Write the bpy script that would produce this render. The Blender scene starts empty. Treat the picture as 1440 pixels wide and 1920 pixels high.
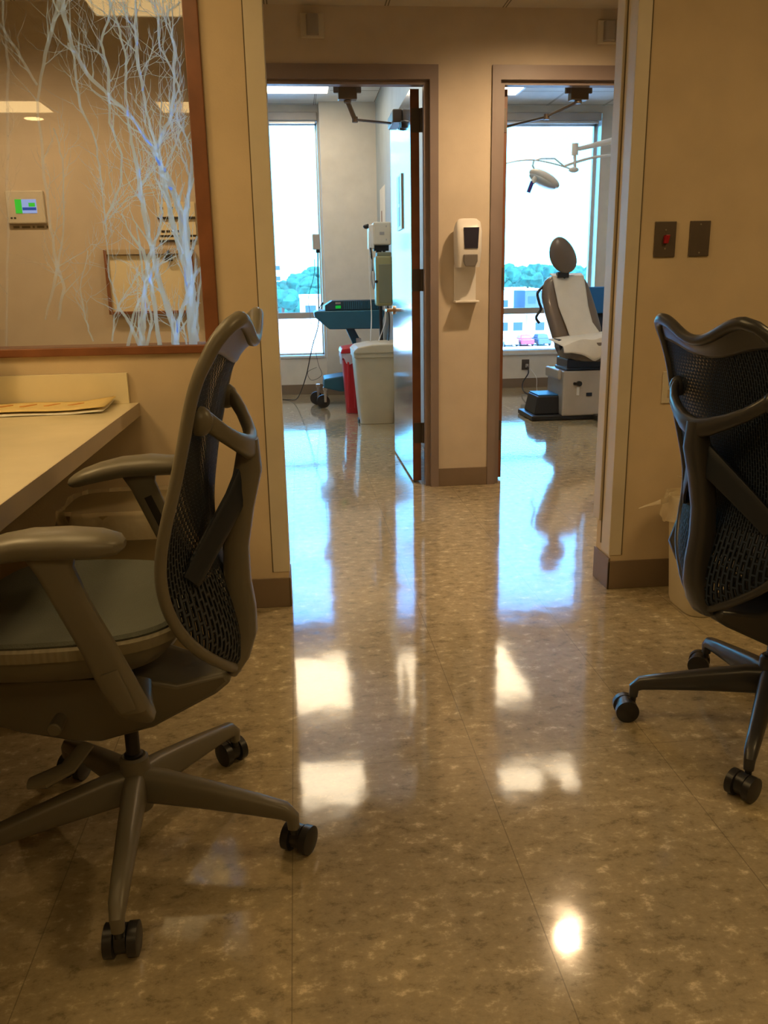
import bpy, math, random
from mathutils import Vector, Matrix
random.seed(7)
C = bpy.context.scene.collection
PI = math.pi
R_ = math.radians

# ------------------------------------------------------------------ camera (surveyed from the photo)
F_PX, PITCH, ROLL, YAW, CAM_H = 1574.3, .262514, -.0183028, .0975371, 1.14
def cam_axes():
    p, r, y = PITCH, ROLL, YAW
    fwd = Vector((math.sin(y)*math.cos(p), math.cos(y)*math.cos(p), -math.sin(p)))
    right = Vector((math.cos(y), -math.sin(y), 0)); up = right.cross(fwd)
    return right*math.cos(r)+up*math.sin(r), up*math.cos(r)-right*math.sin(r), fwd
RT, UP, FW = cam_axes()
def at(x, y, Y):
    """the point of the vertical plane at depth Y that the survey pixel (x, y) marks"""
    d = RT*((x-720)/F_PX)-UP*((y-960)/F_PX)+FW
    t = Y/d.y
    return Vector((d.x*t, Y, CAM_H+d.z*t))
cam = bpy.data.cameras.new('camera'); co = bpy.data.objects.new('camera', cam); C.objects.link(co)
cam.sensor_fit = 'VERTICAL'; cam.sensor_height = 24; cam.lens = F_PX/1920*24; cam.clip_end = 600; cam.clip_start = .02
M = Matrix((RT, UP, -FW)).transposed().to_4x4(); M.translation = (0, 0, CAM_H); co.matrix_world = M
bpy.context.scene.camera = co

# ------------------------------------------------------------------ materials
def mat(name, col, rough=.5, metal=0, spec=.5, coat=0, bump=None, var=None, emit=None, alpha=None, trans=0):
    m = bpy.data.materials.new(name); m.use_nodes = True
    nt = m.node_tree; b = nt.nodes['Principled BSDF']
    b.inputs['Base Color'].default_value = (*col, 1); b.inputs['Roughness'].default_value = rough
    b.inputs['Metallic'].default_value = metal; b.inputs['Specular IOR Level'].default_value = spec
    b.inputs['Coat Weight'].default_value = coat; b.inputs['Coat Roughness'].default_value = .1
    b.inputs['Transmission Weight'].default_value = trans
    if emit: b.inputs['Emission Color'].default_value = (*emit[0], 1); b.inputs['Emission Strength'].default_value = emit[1]
    if alpha is not None: b.inputs['Alpha'].default_value = alpha
    tc = nt.nodes.new('ShaderNodeTexCoord')
    sc, am = var or (6, .06)
    n = nt.nodes.new('ShaderNodeTexNoise'); n.inputs['Scale'].default_value = sc; n.inputs['Detail'].default_value = 4
    nt.links.new(tc.outputs['Object'], n.inputs['Vector'])
    r = nt.nodes.new('ShaderNodeValToRGB'); e = r.color_ramp.elements
    e[0].position = .3; e[1].position = .7
    e[0].color = (*[c*(1-am) for c in col], 1); e[1].color = (*[min(1, c*(1+am)) for c in col], 1)
    nt.links.new(n.outputs['Fac'], r.inputs['Fac']); nt.links.new(r.outputs['Color'], b.inputs['Base Color'])
    if bump:
        n2 = nt.nodes.new('ShaderNodeTexNoise'); n2.inputs['Scale'].default_value = bump[0]
        nt.links.new(tc.outputs['Object'], n2.inputs['Vector'])
        bp = nt.nodes.new('ShaderNodeBump'); bp.inputs['Strength'].default_value = bump[1]; bp.inputs['Distance'].default_value = .01
        nt.links.new(n2.outputs['Fac'], bp.inputs['Height']); nt.links.new(bp.outputs['Normal'], b.inputs['Normal'])
    return m
def nodes(m): return m.node_tree.nodes, m.node_tree.links
def mathn(m, op, a, b=None, c=None):
    ns, ls = nodes(m); n = ns.new('ShaderNodeMath'); n.operation = op
    for i, v in enumerate((a, b, c)):
        if v is None: continue
        if isinstance(v, (int, float)): n.inputs[i].default_value = v
        else: ls.new(v, n.inputs[i])
    return n.outputs[0]

def floor_material():
    m = bpy.data.materials.new('mottled_vinyl'); m.use_nodes = True
    ns, ls = nodes(m); b = ns['Principled BSDF']
    tc = ns.new('ShaderNodeTexCoord'); sep = ns.new('ShaderNodeSeparateXYZ'); ls.new(tc.outputs['Object'], sep.inputs[0])
    def noise(scale, detail, rough, dist=0, vec=None):
        n = ns.new('ShaderNodeTexNoise'); n.inputs['Scale'].default_value = scale; n.inputs['Detail'].default_value = detail
        n.inputs['Roughness'].default_value = rough; n.inputs['Distortion'].default_value = dist
        ls.new(vec or tc.outputs['Object'], n.inputs['Vector']); return n.outputs['Fac']
    mp = ns.new('ShaderNodeMapping'); mp.inputs['Scale'].default_value = (1, 1.35, 1); ls.new(tc.outputs['Object'], mp.inputs['Vector'])
    n1 = noise(20, 9, .74, .1, mp.outputs['Vector'])
    r1 = ns.new('ShaderNodeValToRGB'); e = r1.color_ramp.elements
    e[0].position = .36; e[0].color = (.22, .18, .11, 1)
    e[1].position = .66; e[1].color = (.72, .61, .40, 1)
    x = e.new(.45); x.color = (.35, .29, .18, 1); x = e.new(.555); x.color = (.405, .335, .21, 1); x = e.new(.60); x.color = (.52, .435, .28, 1)
    ls.new(n1, r1.inputs['Fac'])
    # seams between the sheets, 457 mm apart one way, 914 mm the other
    def seam(axis, off, pitch, w):
        a = mathn(m, 'ADD', sep.outputs[axis], 100*pitch-off)
        a = mathn(m, 'MODULO', a, pitch)
        a = mathn(m, 'SUBTRACT', a, pitch/2); a = mathn(m, 'ABSOLUTE', a)
        return mathn(m, 'GREATER_THAN', a, pitch/2-w)
    s = mathn(m, 'MAXIMUM', seam(0, -.056, .457, .0011), seam(1, 1.842, .914, .0009))
    mx = ns.new('ShaderNodeMixRGB'); mx.inputs['Color2'].default_value = (.13, .11, .08, 1)
    f = mathn(m, 'MULTIPLY', s, .55); ls.new(f, mx.inputs['Fac']); ls.new(r1.outputs['Color'], mx.inputs['Color1'])
    ls.new(mx.outputs['Color'], b.inputs['Base Color'])
    rg = mathn(m, 'MULTIPLY_ADD', noise(3, 3, .5), .09, .045); ls.new(rg, b.inputs['Roughness'])
    b.inputs['Specular IOR Level'].default_value = .62
    b.inputs['Coat Weight'].default_value = .35; b.inputs['Coat Roughness'].default_value = .05
    bp = ns.new('ShaderNodeBump'); bp.inputs['Strength'].default_value = .12; bp.inputs['Distance'].default_value = .02
    h = mathn(m, 'ADD', mathn(m, 'MULTIPLY', noise(5, 2, .5), .5), mathn(m, 'MULTIPLY', noise(90, 2, .5), .012))
    h = mathn(m, 'SUBTRACT', h, mathn(m, 'MULTIPLY', s, .03))
    ls.new(h, bp.inputs['Height']); ls.new(bp.outputs['Normal'], b.inputs['Normal'])
    return m
def ceiling_material(ox=-.085, oy=0.0, col=(.62, .58, .5)):
    m = mat('ceiling_tile', col, .9, bump=(120, .2))
    ns, ls = nodes(m); b = ns['Principled BSDF']
    tc = ns.new('ShaderNodeTexCoord'); sep = ns.new('ShaderNodeSeparateXYZ'); ls.new(tc.outputs['Object'], sep.inputs[0])
    def seam(axis, off):
        a = mathn(m, 'MODULO', mathn(m, 'ADD', sep.outputs[axis], 61-off), .61)
        return mathn(m, 'GREATER_THAN', mathn(m, 'ABSOLUTE', mathn(m, 'SUBTRACT', a, .305)), .305-.011)
    def line(axis, off):
        a = mathn(m, 'MODULO', mathn(m, 'ADD', sep.outputs[axis], 61-off), .61)
        return mathn(m, 'GREATER_THAN', mathn(m, 'ABSOLUTE', mathn(m, 'SUBTRACT', a, .305)), .305-.004)
    mx = ns.new('ShaderNodeMixRGB'); mx.inputs['Color2'].default_value = (.12, .10, .07, 1)
    edge = mathn(m, 'SUBTRACT', mathn(m, 'MAXIMUM', seam(0, ox), seam(1, oy)), mathn(m, 'MAXIMUM', line(0, ox), line(1, oy)))
    src = b.inputs['Base Color'].links[0].from_socket
    ls.new(mathn(m, 'MULTIPLY', edge, .8), mx.inputs['Fac']); ls.new(src, mx.inputs['Color1']); ls.new(mx.outputs['Color'], b.inputs['Base Color'])
    return m
def glass_material(name, refl=1.0, tint=(.97, .98, .97)):
    m = bpy.data.materials.new(name); m.use_nodes = True
    ns, ls = nodes(m); ns.remove(ns['Principled BSDF']); out = ns['Material Output']
    tr = ns.new('ShaderNodeBsdfTransparent'); tr.inputs['Color'].default_value = (*tint, 1)
    gl = ns.new('ShaderNodeBsdfGlossy'); gl.inputs['Roughness'].default_value = .01
    fr = ns.new('ShaderNodeFresnel'); fr.inputs['IOR'].default_value = 1.5
    mx = ns.new('ShaderNodeMixShader'); ls.new(mathn(m, 'MULTIPLY', fr.outputs[0], refl), mx.inputs[0])
    ls.new(tr.outputs[0], mx.inputs[1]); ls.new(gl.outputs[0], mx.inputs[2]); ls.new(mx.outputs[0], out.inputs[0])
    return m
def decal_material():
    m = bpy.data.materials.new('frosted_film_painted_light'); m.use_nodes = True
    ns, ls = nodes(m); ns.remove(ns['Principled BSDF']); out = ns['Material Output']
    d = ns.new('ShaderNodeBsdfDiffuse'); d.inputs['Color'].default_value = (.36, .53, .90, 1)  # white film tinted blue: window light painted into its colour
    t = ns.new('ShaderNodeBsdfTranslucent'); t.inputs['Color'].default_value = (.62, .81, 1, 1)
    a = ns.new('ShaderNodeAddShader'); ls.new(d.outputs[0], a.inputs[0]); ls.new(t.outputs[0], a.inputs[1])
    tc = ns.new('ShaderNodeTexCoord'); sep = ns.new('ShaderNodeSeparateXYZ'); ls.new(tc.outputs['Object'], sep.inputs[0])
    mr = ns.new('ShaderNodeMapRange'); mr.inputs[1].default_value = .18; mr.inputs[2].default_value = .62  # opacity fade across x paints in window light weakening to the left
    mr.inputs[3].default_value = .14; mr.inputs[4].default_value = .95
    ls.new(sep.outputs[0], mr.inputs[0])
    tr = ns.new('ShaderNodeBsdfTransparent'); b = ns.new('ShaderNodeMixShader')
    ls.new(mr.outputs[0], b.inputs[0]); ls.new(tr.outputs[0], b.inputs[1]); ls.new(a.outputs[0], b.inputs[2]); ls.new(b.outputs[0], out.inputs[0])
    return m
def mesh_back_material(name, col):
    """thin plastic sheet pierced by staggered slots; uv.x = metres across, uv.y = metres up"""
    m = mat(name, col, .6, spec=.18)
    ns, ls = nodes(m); b = ns['Principled BSDF']
    uv = ns.new('ShaderNodeUVMap'); sep = ns.new('ShaderNodeSeparateXYZ'); ls.new(uv.outputs[0], sep.inputs[0])
    def brick(w, h, mortar):
        cb = ns.new('ShaderNodeCombineXYZ'); ls.new(sep.outputs[1], cb.inputs[0]); ls.new(sep.outputs[0], cb.inputs[1])
        k = ns.new('ShaderNodeTexBrick'); k.inputs['Scale'].default_value = 1; k.inputs['Brick Width'].default_value = w
        k.inputs['Row Height'].default_value = h; k.inputs['Mortar Size'].default_value = mortar; k.inputs['Mortar Smooth'].default_value = 0
        ls.new(cb.outputs[0], k.inputs['Vector']); return k.outputs['Fac']
    fine, coarse = brick(.017, .0072, .0027), brick(.027, .0125, .0040)
    fine2, coarse2 = brick(.017, .0072, .0012), brick(.027, .0125, .0022)
    lo = mathn(m, 'LESS_THAN', sep.outputs[1], .24)
    a = mathn(m, 'ADD', mathn(m, 'MULTIPLY', coarse, lo), mathn(m, 'MULTIPLY', fine, mathn(m, 'SUBTRACT', 1, lo)))
    ls.new(a, b.inputs['Alpha'])
    a2 = mathn(m, 'ADD', mathn(m, 'MULTIPLY', coarse2, lo), mathn(m, 'MULTIPLY', fine2, mathn(m, 'SUBTRACT', 1, lo)))
    mx = ns.new('ShaderNodeMixRGB'); mx.inputs['Color1'].default_value = (*[c*.25 for c in col], 1); mx.inputs['Color2'].default_value = (*[c*1.7 for c in col], 1)
    ls.new(a2, mx.inputs['Fac']); ls.new(mx.outputs['Color'], b.inputs['Base Color'])
    return m
def rib_material(name, col):
    m = mat(name, col, .8)
    ns, ls = nodes(m); b = ns['Principled BSDF']
    tc = ns.new('ShaderNodeTexCoord'); w = ns.new('ShaderNodeTexWave'); w.inputs['Scale'].default_value = 26
    ls.new(tc.outputs['Object'], w.inputs['Vector']); bp = ns.new('ShaderNodeBump'); bp.inputs['Strength'].default_value = .35
    bp.inputs['Distance'].default_value = .003; ls.new(w.outputs['Fac'], bp.inputs['Height']); ls.new(bp.outputs['Normal'], b.inputs['Normal'])
    return m
def emit_material(name, col, st):
    m = bpy.data.materials.new(name); m.use_nodes = True
    ns, ls = nodes(m); ns.remove(ns['Principled BSDF']); e = ns.new('ShaderNodeEmission')
    e.inputs['Color'].default_value = (*col, 1); e.inputs['Strength'].default_value = st
    ls.new(e.outputs[0], ns['Material Output'].inputs[0]); return m
def translucent_material(name, col, alpha):
    m = mat(name, col, .3, bump=(30, .6)); m.node_tree.nodes['Principled BSDF'].inputs['Alpha'].default_value = alpha; return m

K = {}
K['wall_near'] = mat('near_wall_paint', (.60, .49, .335), .75, bump=(150, .05))
K['wall_far'] = mat('corridor_wall_paint', (.60, .52, .41), .75, bump=(150, .05))
K['wall_room'] = mat('exam_room_paint', (.70, .66, .585), .8, bump=(150, .05))
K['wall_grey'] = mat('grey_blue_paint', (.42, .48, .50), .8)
K['base'] = mat('brown_vinyl_base', (.21, .155, .105), .5)
K['frame'] = mat('taupe_door_frame', (.25, .195, .175), .45)
K['guard'] = mat('cream_corner_guard', (.60, .54, .42), .45)
K['seam'] = mat('dark_caulk_joint', (.12, .09, .05), .8)
K['floor'] = floor_material()
K['ceil'] = ceiling_material()
K['ceil_room'] = ceiling_material(.28, .2, (.86, .88, .88))
K['cherry'] = mat('cherry_wood', (.20, .072, .028), .4, var=(9, .2))
K['cherry_dark'] = mat('dark_door_edge', (.16, .05, .03), .45, var=(9, .15))
K['door'] = mat('door_laminate', (.26, .24, .23), .16, spec=.9, coat=1)
K['hinge'] = mat('bronze_hinge', (.09, .075, .06), .4, .6)
K['steel'] = mat('brushed_steel', (.55, .52, .48), .3, .9)
K['brass'] = mat('satin_brass', (.55, .36, .2), .3, .9)
K['closer'] = mat('bronze_closer', (.17, .14, .11), .45, .3)
K['glass'] = glass_material('clear_glass')
K['pane'] = glass_material('partition_glass', 1.6)
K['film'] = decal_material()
K['alu'] = mat('pale_window_aluminium', (.72, .76, .78), .35, .3)
K['white'] = mat('white_plastic', (.78, .76, .72), .35)
K['offwhite'] = mat('ivory_plastic', (.62, .57, .46), .4)
K['black'] = mat('black_plastic', (.015, .015, .017), .4)
K['rubber'] = mat('black_caster_rubber', (.02, .02, .022), .35)
K['dark'] = mat('dark_gap', (.02, .018, .015), .9)
K['lamin'] = mat('cream_counter_laminate', (.80, .72, .50), .22)
K['lamin_edge'] = mat('counter_edge', (.46, .38, .27), .4)
K['manila'] = mat('manila_envelope', (.88, .68, .28), .7, var=(40, .05))
K['paper'] = mat('white_paper', (.8, .78, .72), .8)
K['stamp'] = mat('red_marking', (.80, .42, .14), .8)
K['teal'] = mat('blue_cart_plastic', (.018, .12, .19), .4)
K['teal_dark'] = mat('dark_blue_plastic', (.02, .05, .09), .4)
K['red'] = mat('red_bin_plastic', (.55, .02, .035), .35)
K['beige'] = mat('beige_bin_plastic', (.56, .50, .36), .45)
K['olive_tan'] = mat('tan_bin_plastic', (.26, .21, .12), .5)
K['liner'] = translucent_material('lilac_liner', (.7, .66, .8), .8)
K['olive'] = mat('olive_canister', (.30, .29, .14), .35)
K['olive_dark'] = mat('dark_olive_panel', (.19, .20, .13), .5)
K['vinyl'] = mat('taupe_upholstery', (.17, .125, .09), .35, coat=.2)
K['towel'] = mat('white_exam_paper', (.74, .68, .58), .9, bump=(20, .4))
K['equip'] = mat('grey_enamel', (.44, .40, .35), .4)
K['navy'] = mat('navy_plastic', (.012, .02, .045), .3)
K['bluecloth'] = mat('blue_cover', (.02, .16, .42), .5)
K['purple'] = mat('violet_handle', (.05, .03, .25), .4)
K['lever'] = mat('grey_push_lever', (.16, .145, .13), .5)
K['sleeve'] = mat('grey_bezel', (.35, .33, .31), .4)
K['disp_dark'] = mat('smoked_window', (.012, .012, .03), .12)
K['switch'] = mat('bronze_switch_plate', (.13, .105, .085), .4, .5)
K['redswitch'] = mat('red_toggle', (.35, .01, .02), .4)
K['lightgreen'] = emit_material('green_screen', (.08, .75, .05), .7)
K['lightblue'] = emit_material('pale_screen', (.45, .55, .95), .75)
K['midblue'] = emit_material('blue_screen_band', (.05, .12, .5), .6)
K['bag'] = translucent_material('clear_bin_liner', (.75, .66, .48), .45)
K['leaf'] = mat('tree_foliage', (.014, .095, .075), .9, bump=(2, 1), var=(.8, .5))
K['bwhite'] = mat('pale_building', (.75, .75, .75), .9)
K['bgrey'] = mat('grey_building', (.07, .10, .14), .9)
K['bdark'] = mat('dark_windows', (.03, .06, .09), .5)
K['ground'] = mat('parking_concrete', (.7, .7, .68), .9, var=(.05, .2))
K['carred'] = mat('red_car_paint', (.5, .04, .1), .3)

# ------------------------------------------------------------------ mesh builder
class MB:
    def __init__(s): s.v = []; s.f = []; s.m = []; s.uv = {}
    def add(s, vs, fs, mi=0):
        b = len(s.v); s.v += [Vector(p) for p in vs]; s.f += [tuple(i+b for i in f) for f in fs]; s.m += [mi]*len(fs); return b
    def box(s, x0, x1, y0, y1, z0, z1, mi=0, top=None):
        """top: (dx0, dx1, dy0, dy1) moves the upper corners"""
        a, b, c, d = top or (0, 0, 0, 0)
        s.add([(x0, y0, z0), (x1, y0, z0), (x1, y1, z0), (x0, y1, z0), (x0+a, y0+c, z1), (x1+b, y0+c, z1), (x1+b, y1+d, z1), (x0+a, y1+d, z1)],
              [(3, 2, 1, 0), (4, 5, 6, 7), (0, 1, 5, 4), (1, 2, 6, 5), (2, 3, 7, 6), (3, 0, 4, 7)], mi); return s
    def hexa(s, pts, mi=0):
        s.add(pts, [(3, 2, 1, 0), (4, 5, 6, 7), (0, 1, 5, 4), (1, 2, 6, 5), (2, 3, 7, 6), (3, 0, 4, 7)], mi); return s
    def sweep(s, path, sizes, ref=(0, 0, 1), n=12, p=2.0, closed=False, mi=0):
        """rounded section swept along path; sizes = (half along ref, half across) each or one pair; p>2 is boxier"""
        P = [Vector(q) for q in path]; L = len(P)
        if not isinstance(sizes[0], (tuple, list)): sizes = [sizes]*L
        rings = []
        for i, q in enumerate(P):
            if closed: T = P[(i+1) % L]-P[i-1]
            else: T = P[min(i+1, L-1)]-P[max(i-1, 0)]
            T.normalize(); r = Vector(ref(i) if callable(ref) else ref)
            e1 = r-T*r.dot(T)
            if e1.length < 1e-4: e1 = Vector((1, 0, 0))-T*T.x
            e1.normalize(); e2 = T.cross(e1); a, b = sizes[i]; ring = []
            for k in range(n):
                t = 2*PI*(k+.5)/n; c, d = math.cos(t), math.sin(t)
                ring.append(q+e1*(a*math.copysign(abs(c)**(2/p), c))+e2*(b*math.copysign(abs(d)**(2/p), d)))
            rings.append(ring)
        vs = [v for r in rings for v in r]; fs = []
        for i in range(L if closed else L-1):
            j = (i+1) % L
            for k in range(n): fs.append((i*n+k, i*n+(k+1) % n, j*n+(k+1) % n, j*n+k))
        if not closed: fs += [tuple(range(n-1, -1, -1)), tuple((L-1)*n+k for k in range(n))]
        s.add(vs, fs, mi); return s
    def tube(s, path, r, n=8, closed=False, mi=0):
        rs = [(x, x) for x in r] if isinstance(r, (list, tuple)) else (r, r)
        return s.sweep(path, rs, n=n, closed=closed, ref=(.13, .21, .97), mi=mi)
    def cyl(s, p0, p1, r0, r1=None, n=20, mi=0):
        return s.sweep([p0, p1], [(r0, r0), (r1 if r1 is not None else r0,)*2], ref=(.31, .2, .93), n=n, mi=mi)
    def lathe(s, prof, c=(0, 0, 0), n=24, mi=0, sx=1, sy=1):
        c = Vector(c); vs = []; fs = []
        for r, z in prof:
            for k in range(n): vs.append(c+Vector((r*math.cos(2*PI*k/n)*sx, r*math.sin(2*PI*k/n)*sy, z)))
        L = len(prof)
        for i in range(L-1):
            for k in range(n): fs.append((i*n+k, i*n+(k+1) % n, (i+1)*n+(k+1) % n, (i+1)*n+k))
        fs += [tuple(range(n-1, -1, -1)), tuple((L-1)*n+k for k in range(n))]
        s.add(vs, fs, mi); return s
    def ell(s, c, rx, ry, rz, n=16, mi=0, rot=None):
        c = Vector(c); vs = []; fs = []; L = n//2+1
        for i in range(1, L-1):
            a = PI*i/(L-1)
            for k in range(n):
                q = Vector((rx*math.sin(a)*math.cos(2*PI*k/n), ry*math.sin(a)*math.sin(2*PI*k/n), -rz*math.cos(a)))
                if rot: q = rot @ q
                vs.append(c+q)
        m = L-2
        for i in range(m-1):
            for k in range(n): fs.append((i*n+k, i*n+(k+1) % n, (i+1)*n+(k+1) % n, (i+1)*n+k))
        lo, hi = Vector((0, 0, -rz)), Vector((0, 0, rz))
        if rot: lo, hi = rot @ lo, rot @ hi
        vs += [c+lo, c+hi]; a, b = m*n, m*n+1
        for k in range(n): fs += [((k+1) % n, k, a), ((m-1)*n+k, (m-1)*n+(k+1) % n, b)]
        s.add(vs, fs, mi); return s
    def grid(s, fn, nu, nv, mi=0, uvf=None):
        b = len(s.v)
        vs = [fn(i/nu, j/nv) for j in range(nv+1) for i in range(nu+1)]
        s.add(vs, [(j*(nu+1)+i, j*(nu+1)+i+1, (j+1)*(nu+1)+i+1, (j+1)*(nu+1)+i) for j in range(nv) for i in range(nu)], mi)
        if uvf:
            for j in range(nv+1):
                for i in range(nu+1): s.uv[b+j*(nu+1)+i] = uvf(i/nu, j/nv)
        return s
    def prism(s, poly, y0, y1, mi=0, axis='y'):
        n = len(poly)
        def pt(a, b, c): return {'y': (a, c, b), 'x': (c, a, b), 'z': (a, b, c)}[axis]
        s.add([pt(a, b, y0) for a, b in poly]+[pt(a, b, y1) for a, b in poly],
              [tuple(range(n)), tuple(range(2*n-1, n-1, -1))]+[(i, i+n, (i+1) % n+n, (i+1) % n) for i in range(n)], mi); return s
    def build(s, name, mats, parent=None, smooth=True, bevel=0, sub=0, solid=0, world=True, seg=2):
        if not isinstance(mats, (list, tuple)): mats = [mats]
        off = Vector((0, 0, 0))
        if parent and world:
            q = parent
            while q: off += q.location; q = q.parent
        elif not parent and s.v:
            xs = [v.x for v in s.v]; ys = [v.y for v in s.v]; zs = [v.z for v in s.v]
            off = Vector(((min(xs)+max(xs))/2, (min(ys)+max(ys))/2, min(zs)))
            if s.keep: off = Vector((0, 0, 0))
        me = bpy.data.meshes.new(name); me.from_pydata([v-off for v in s.v], [], s.f)
        for m in mats: me.materials.append(m)
        for p, mi in zip(me.polygons, s.m): p.material_index = mi
        if s.uv:
            ul = me.uv_layers.new(name='UVMap')
            for lp in me.loops: ul.data[lp.index].uv = s.uv.get(lp.vertex_index, (0, 0))
        import bmesh
        bm = bmesh.new(); bm.from_mesh(me)
        if not s.uv: bmesh.ops.recalc_face_normals(bm, faces=bm.faces)
        bm.to_mesh(me); bm.free()
        if smooth:
            me.shade_smooth(); me.set_sharp_from_angle(angle=R_(38))
        o = bpy.data.objects.new(name, me); C.objects.link(o)
        if parent: o.parent = parent
        else: o.location = off
        if solid: md = o.modifiers.new('s', 'SOLIDIFY'); md.thickness = solid; md.offset = 0
        if bevel: md = o.modifiers.new('b', 'BEVEL'); md.width = bevel; md.segments = seg; md.limit_method = 'ANGLE'; md.harden_normals = False
        if sub: md = o.modifiers.new('u', 'SUBSURF'); md.levels = md.render_levels = sub
        return o
    keep = False
def MBk():
    m = MB(); m.keep = True; return m
def tag(o, label, cat, group=None):
    o['label'] = label; o['category'] = cat
    if group: o['group'] = group
    return o
def struct(o): o['kind'] = 'structure'; return o
def root(name, loc, label, cat, rz=0, group=None):
    o = bpy.data.objects.new(name, None); C.objects.link(o); o.location = loc; o.rotation_euler = (0, 0, rz); o.empty_display_size = .1
    return tag(o, label, cat, group)
def box(*a, **k): return MB().box(*a, **k)

# ------------------------------------------------------------------ the setting
YP0, YP1 = 2.945, 3.095          # partition
YF0, YF1 = 4.755, 4.875          # corridor wall with the two doors
YW = 9.40                        # window wall
ZC, ZR = 2.515, 2.945            # ceilings
struct(MBk().box(-3.2, 4.4, -3.2, YW+.24, -.08, 0).build('floor', K['floor'], smooth=False))
struct(MBk().box(-3.2, 4.4, -3.2, YF0+.03, ZC, ZC+.06).build('ceiling', K['ceil'], smooth=False))
struct(MBk().box(-1.7, 4.4, YF1-.03, YW+.24, ZR, ZR+.06).build('ceiling', K['ceil_room'], smooth=False))
struct(box(-3.2, -3.1, -3.2, YF1, 0, ZC).build('wall_left', K['wall_near'], smooth=False))
struct(box(4.3, 4.4, -3.2, YF1, 0, ZC).build('wall_right', K['wall_near'], smooth=False))
struct(box(-3.2, 4.4, -3.2, -3.1, 0, ZC).build('wall_back', K['wall_near'], smooth=False))
# partition, left half with its window opening (x -1.75..-.26, z .935..2.3)
w = MB(); w.box(-3.1, -1.80, YP0, YP1, 0, ZC); w.box(-.262, -.068, YP0, YP1, 0, ZC); w.box(-1.80, -.262, YP0, YP1, 0, .935); w.box(-1.80, -.262, YP0, YP1, 2.32, ZC)
struct(w.build('wall_partition_left', K['wall_near'], smooth=False))
struct(box(1.15, 4.3, YP0, YP1, 0, ZC).build('wall_partition_right', K['wall_near'], smooth=False))
struct(box(-.068, 1.15, YP0, YP1, 2.3, ZC).build('wall_header', K['wall_near'], smooth=False))
# interior window: cherry frame, pane, frosted branches
wf = MB()
wf.box(-.307, -.260, YP0-.014, YP1+.01, .961, 2.30); wf.box(-1.80, -.260, YP0-.014, YP1+.01, .933, .961)
wf.box(-1.80, -1.76, YP0-.014, YP1+.01, .961, 2.30); wf.box(-1.80, -.260, YP0-.014, YP1+.01, 2.30, 2.335)
win3 = struct(wf.build('window_3', K['cherry'], smooth=False, bevel=.003))
pane = MB().box(-1.765, -.303, YP0+.012, YP0+.018, .957, 2.305).build('window_pane', K['pane'], win3, smooth=False)

# frosted trees
YD = YP0+.0105
def branch_poly(mb, pts):
    """pts: (x, z, width) list, flat tapered ribbon on the pane"""
    n = len(pts); L = []; Rr = []
    for i, (x, z, wd) in enumerate(pts):
        a = pts[max(i-1, 0)]; b = pts[min(i+1, n-1)]; dx, dz = b[0]-a[0], b[1]-a[1]; l = math.hypot(dx, dz) or 1
        nx, nz = -dz/l*wd/2, dx/l*wd/2
        L.append((x+nx, z+nz)); Rr.append((x-nx, z-nz))
    y = YD-.00001*len(mb.v) % .0004
    vs = [(a, y, b) for a, b in L]+[(a, y, b) for a, b in Rr]
    mb.add(vs, [(i, i+1, n+i+1, n+i) for i in range(n-1)])
def clampx(x): return min(max(x, -1.755), -.309)
def wobble(pts, k=4, amp=.006):
    out = []
    for i in range(len(pts)-1):
        a, b = pts[i], pts[i+1]
        for j in range(k):
            t = j/k; o = amp*(random.random()-.5)*(1 if j else .3)
            out.append((clampx(a[0]+(b[0]-a[0])*t+o), a[1]+(b[1]-a[1])*t, (a[2]+(b[2]-a[2])*t)*(1+.15*(random.random()-.5))))
    out.append((clampx(pts[-1][0]), pts[-1][1], pts[-1][2])); return out
def twigs(mb, pts, depth, dens):
    for i in range(1, len(pts)-1):
        if random.random() > dens: continue
        x, z, wd = pts[i]; px, pz, _ = pts[i-1]; ang = math.atan2(z-pz, x-px)
        if math.sin(ang) < 0: ang += PI
        ang += random.choice((-1, 1))*random.uniform(.35, .8); ln = random.uniform(.06, .17)*(.75**(2-depth)); w0 = max(.0016, wd*.45); q = [(x, z, w0)]
        for s in range(5):
            ang += random.uniform(-.2, .2)+(.10 if math.cos(ang) > 0 else -.10)
            x += math.cos(ang)*ln/5; z += math.sin(ang)*ln/5
            if x > -.309 or x < -1.75 or z > 2.29: break
            q.append((x, z, w0*(1-(s+1)/6)))
        if len(q) > 2:
            branch_poly(mb, q)
            if depth > 0: twigs(mb, q, depth-1, .45)
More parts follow.
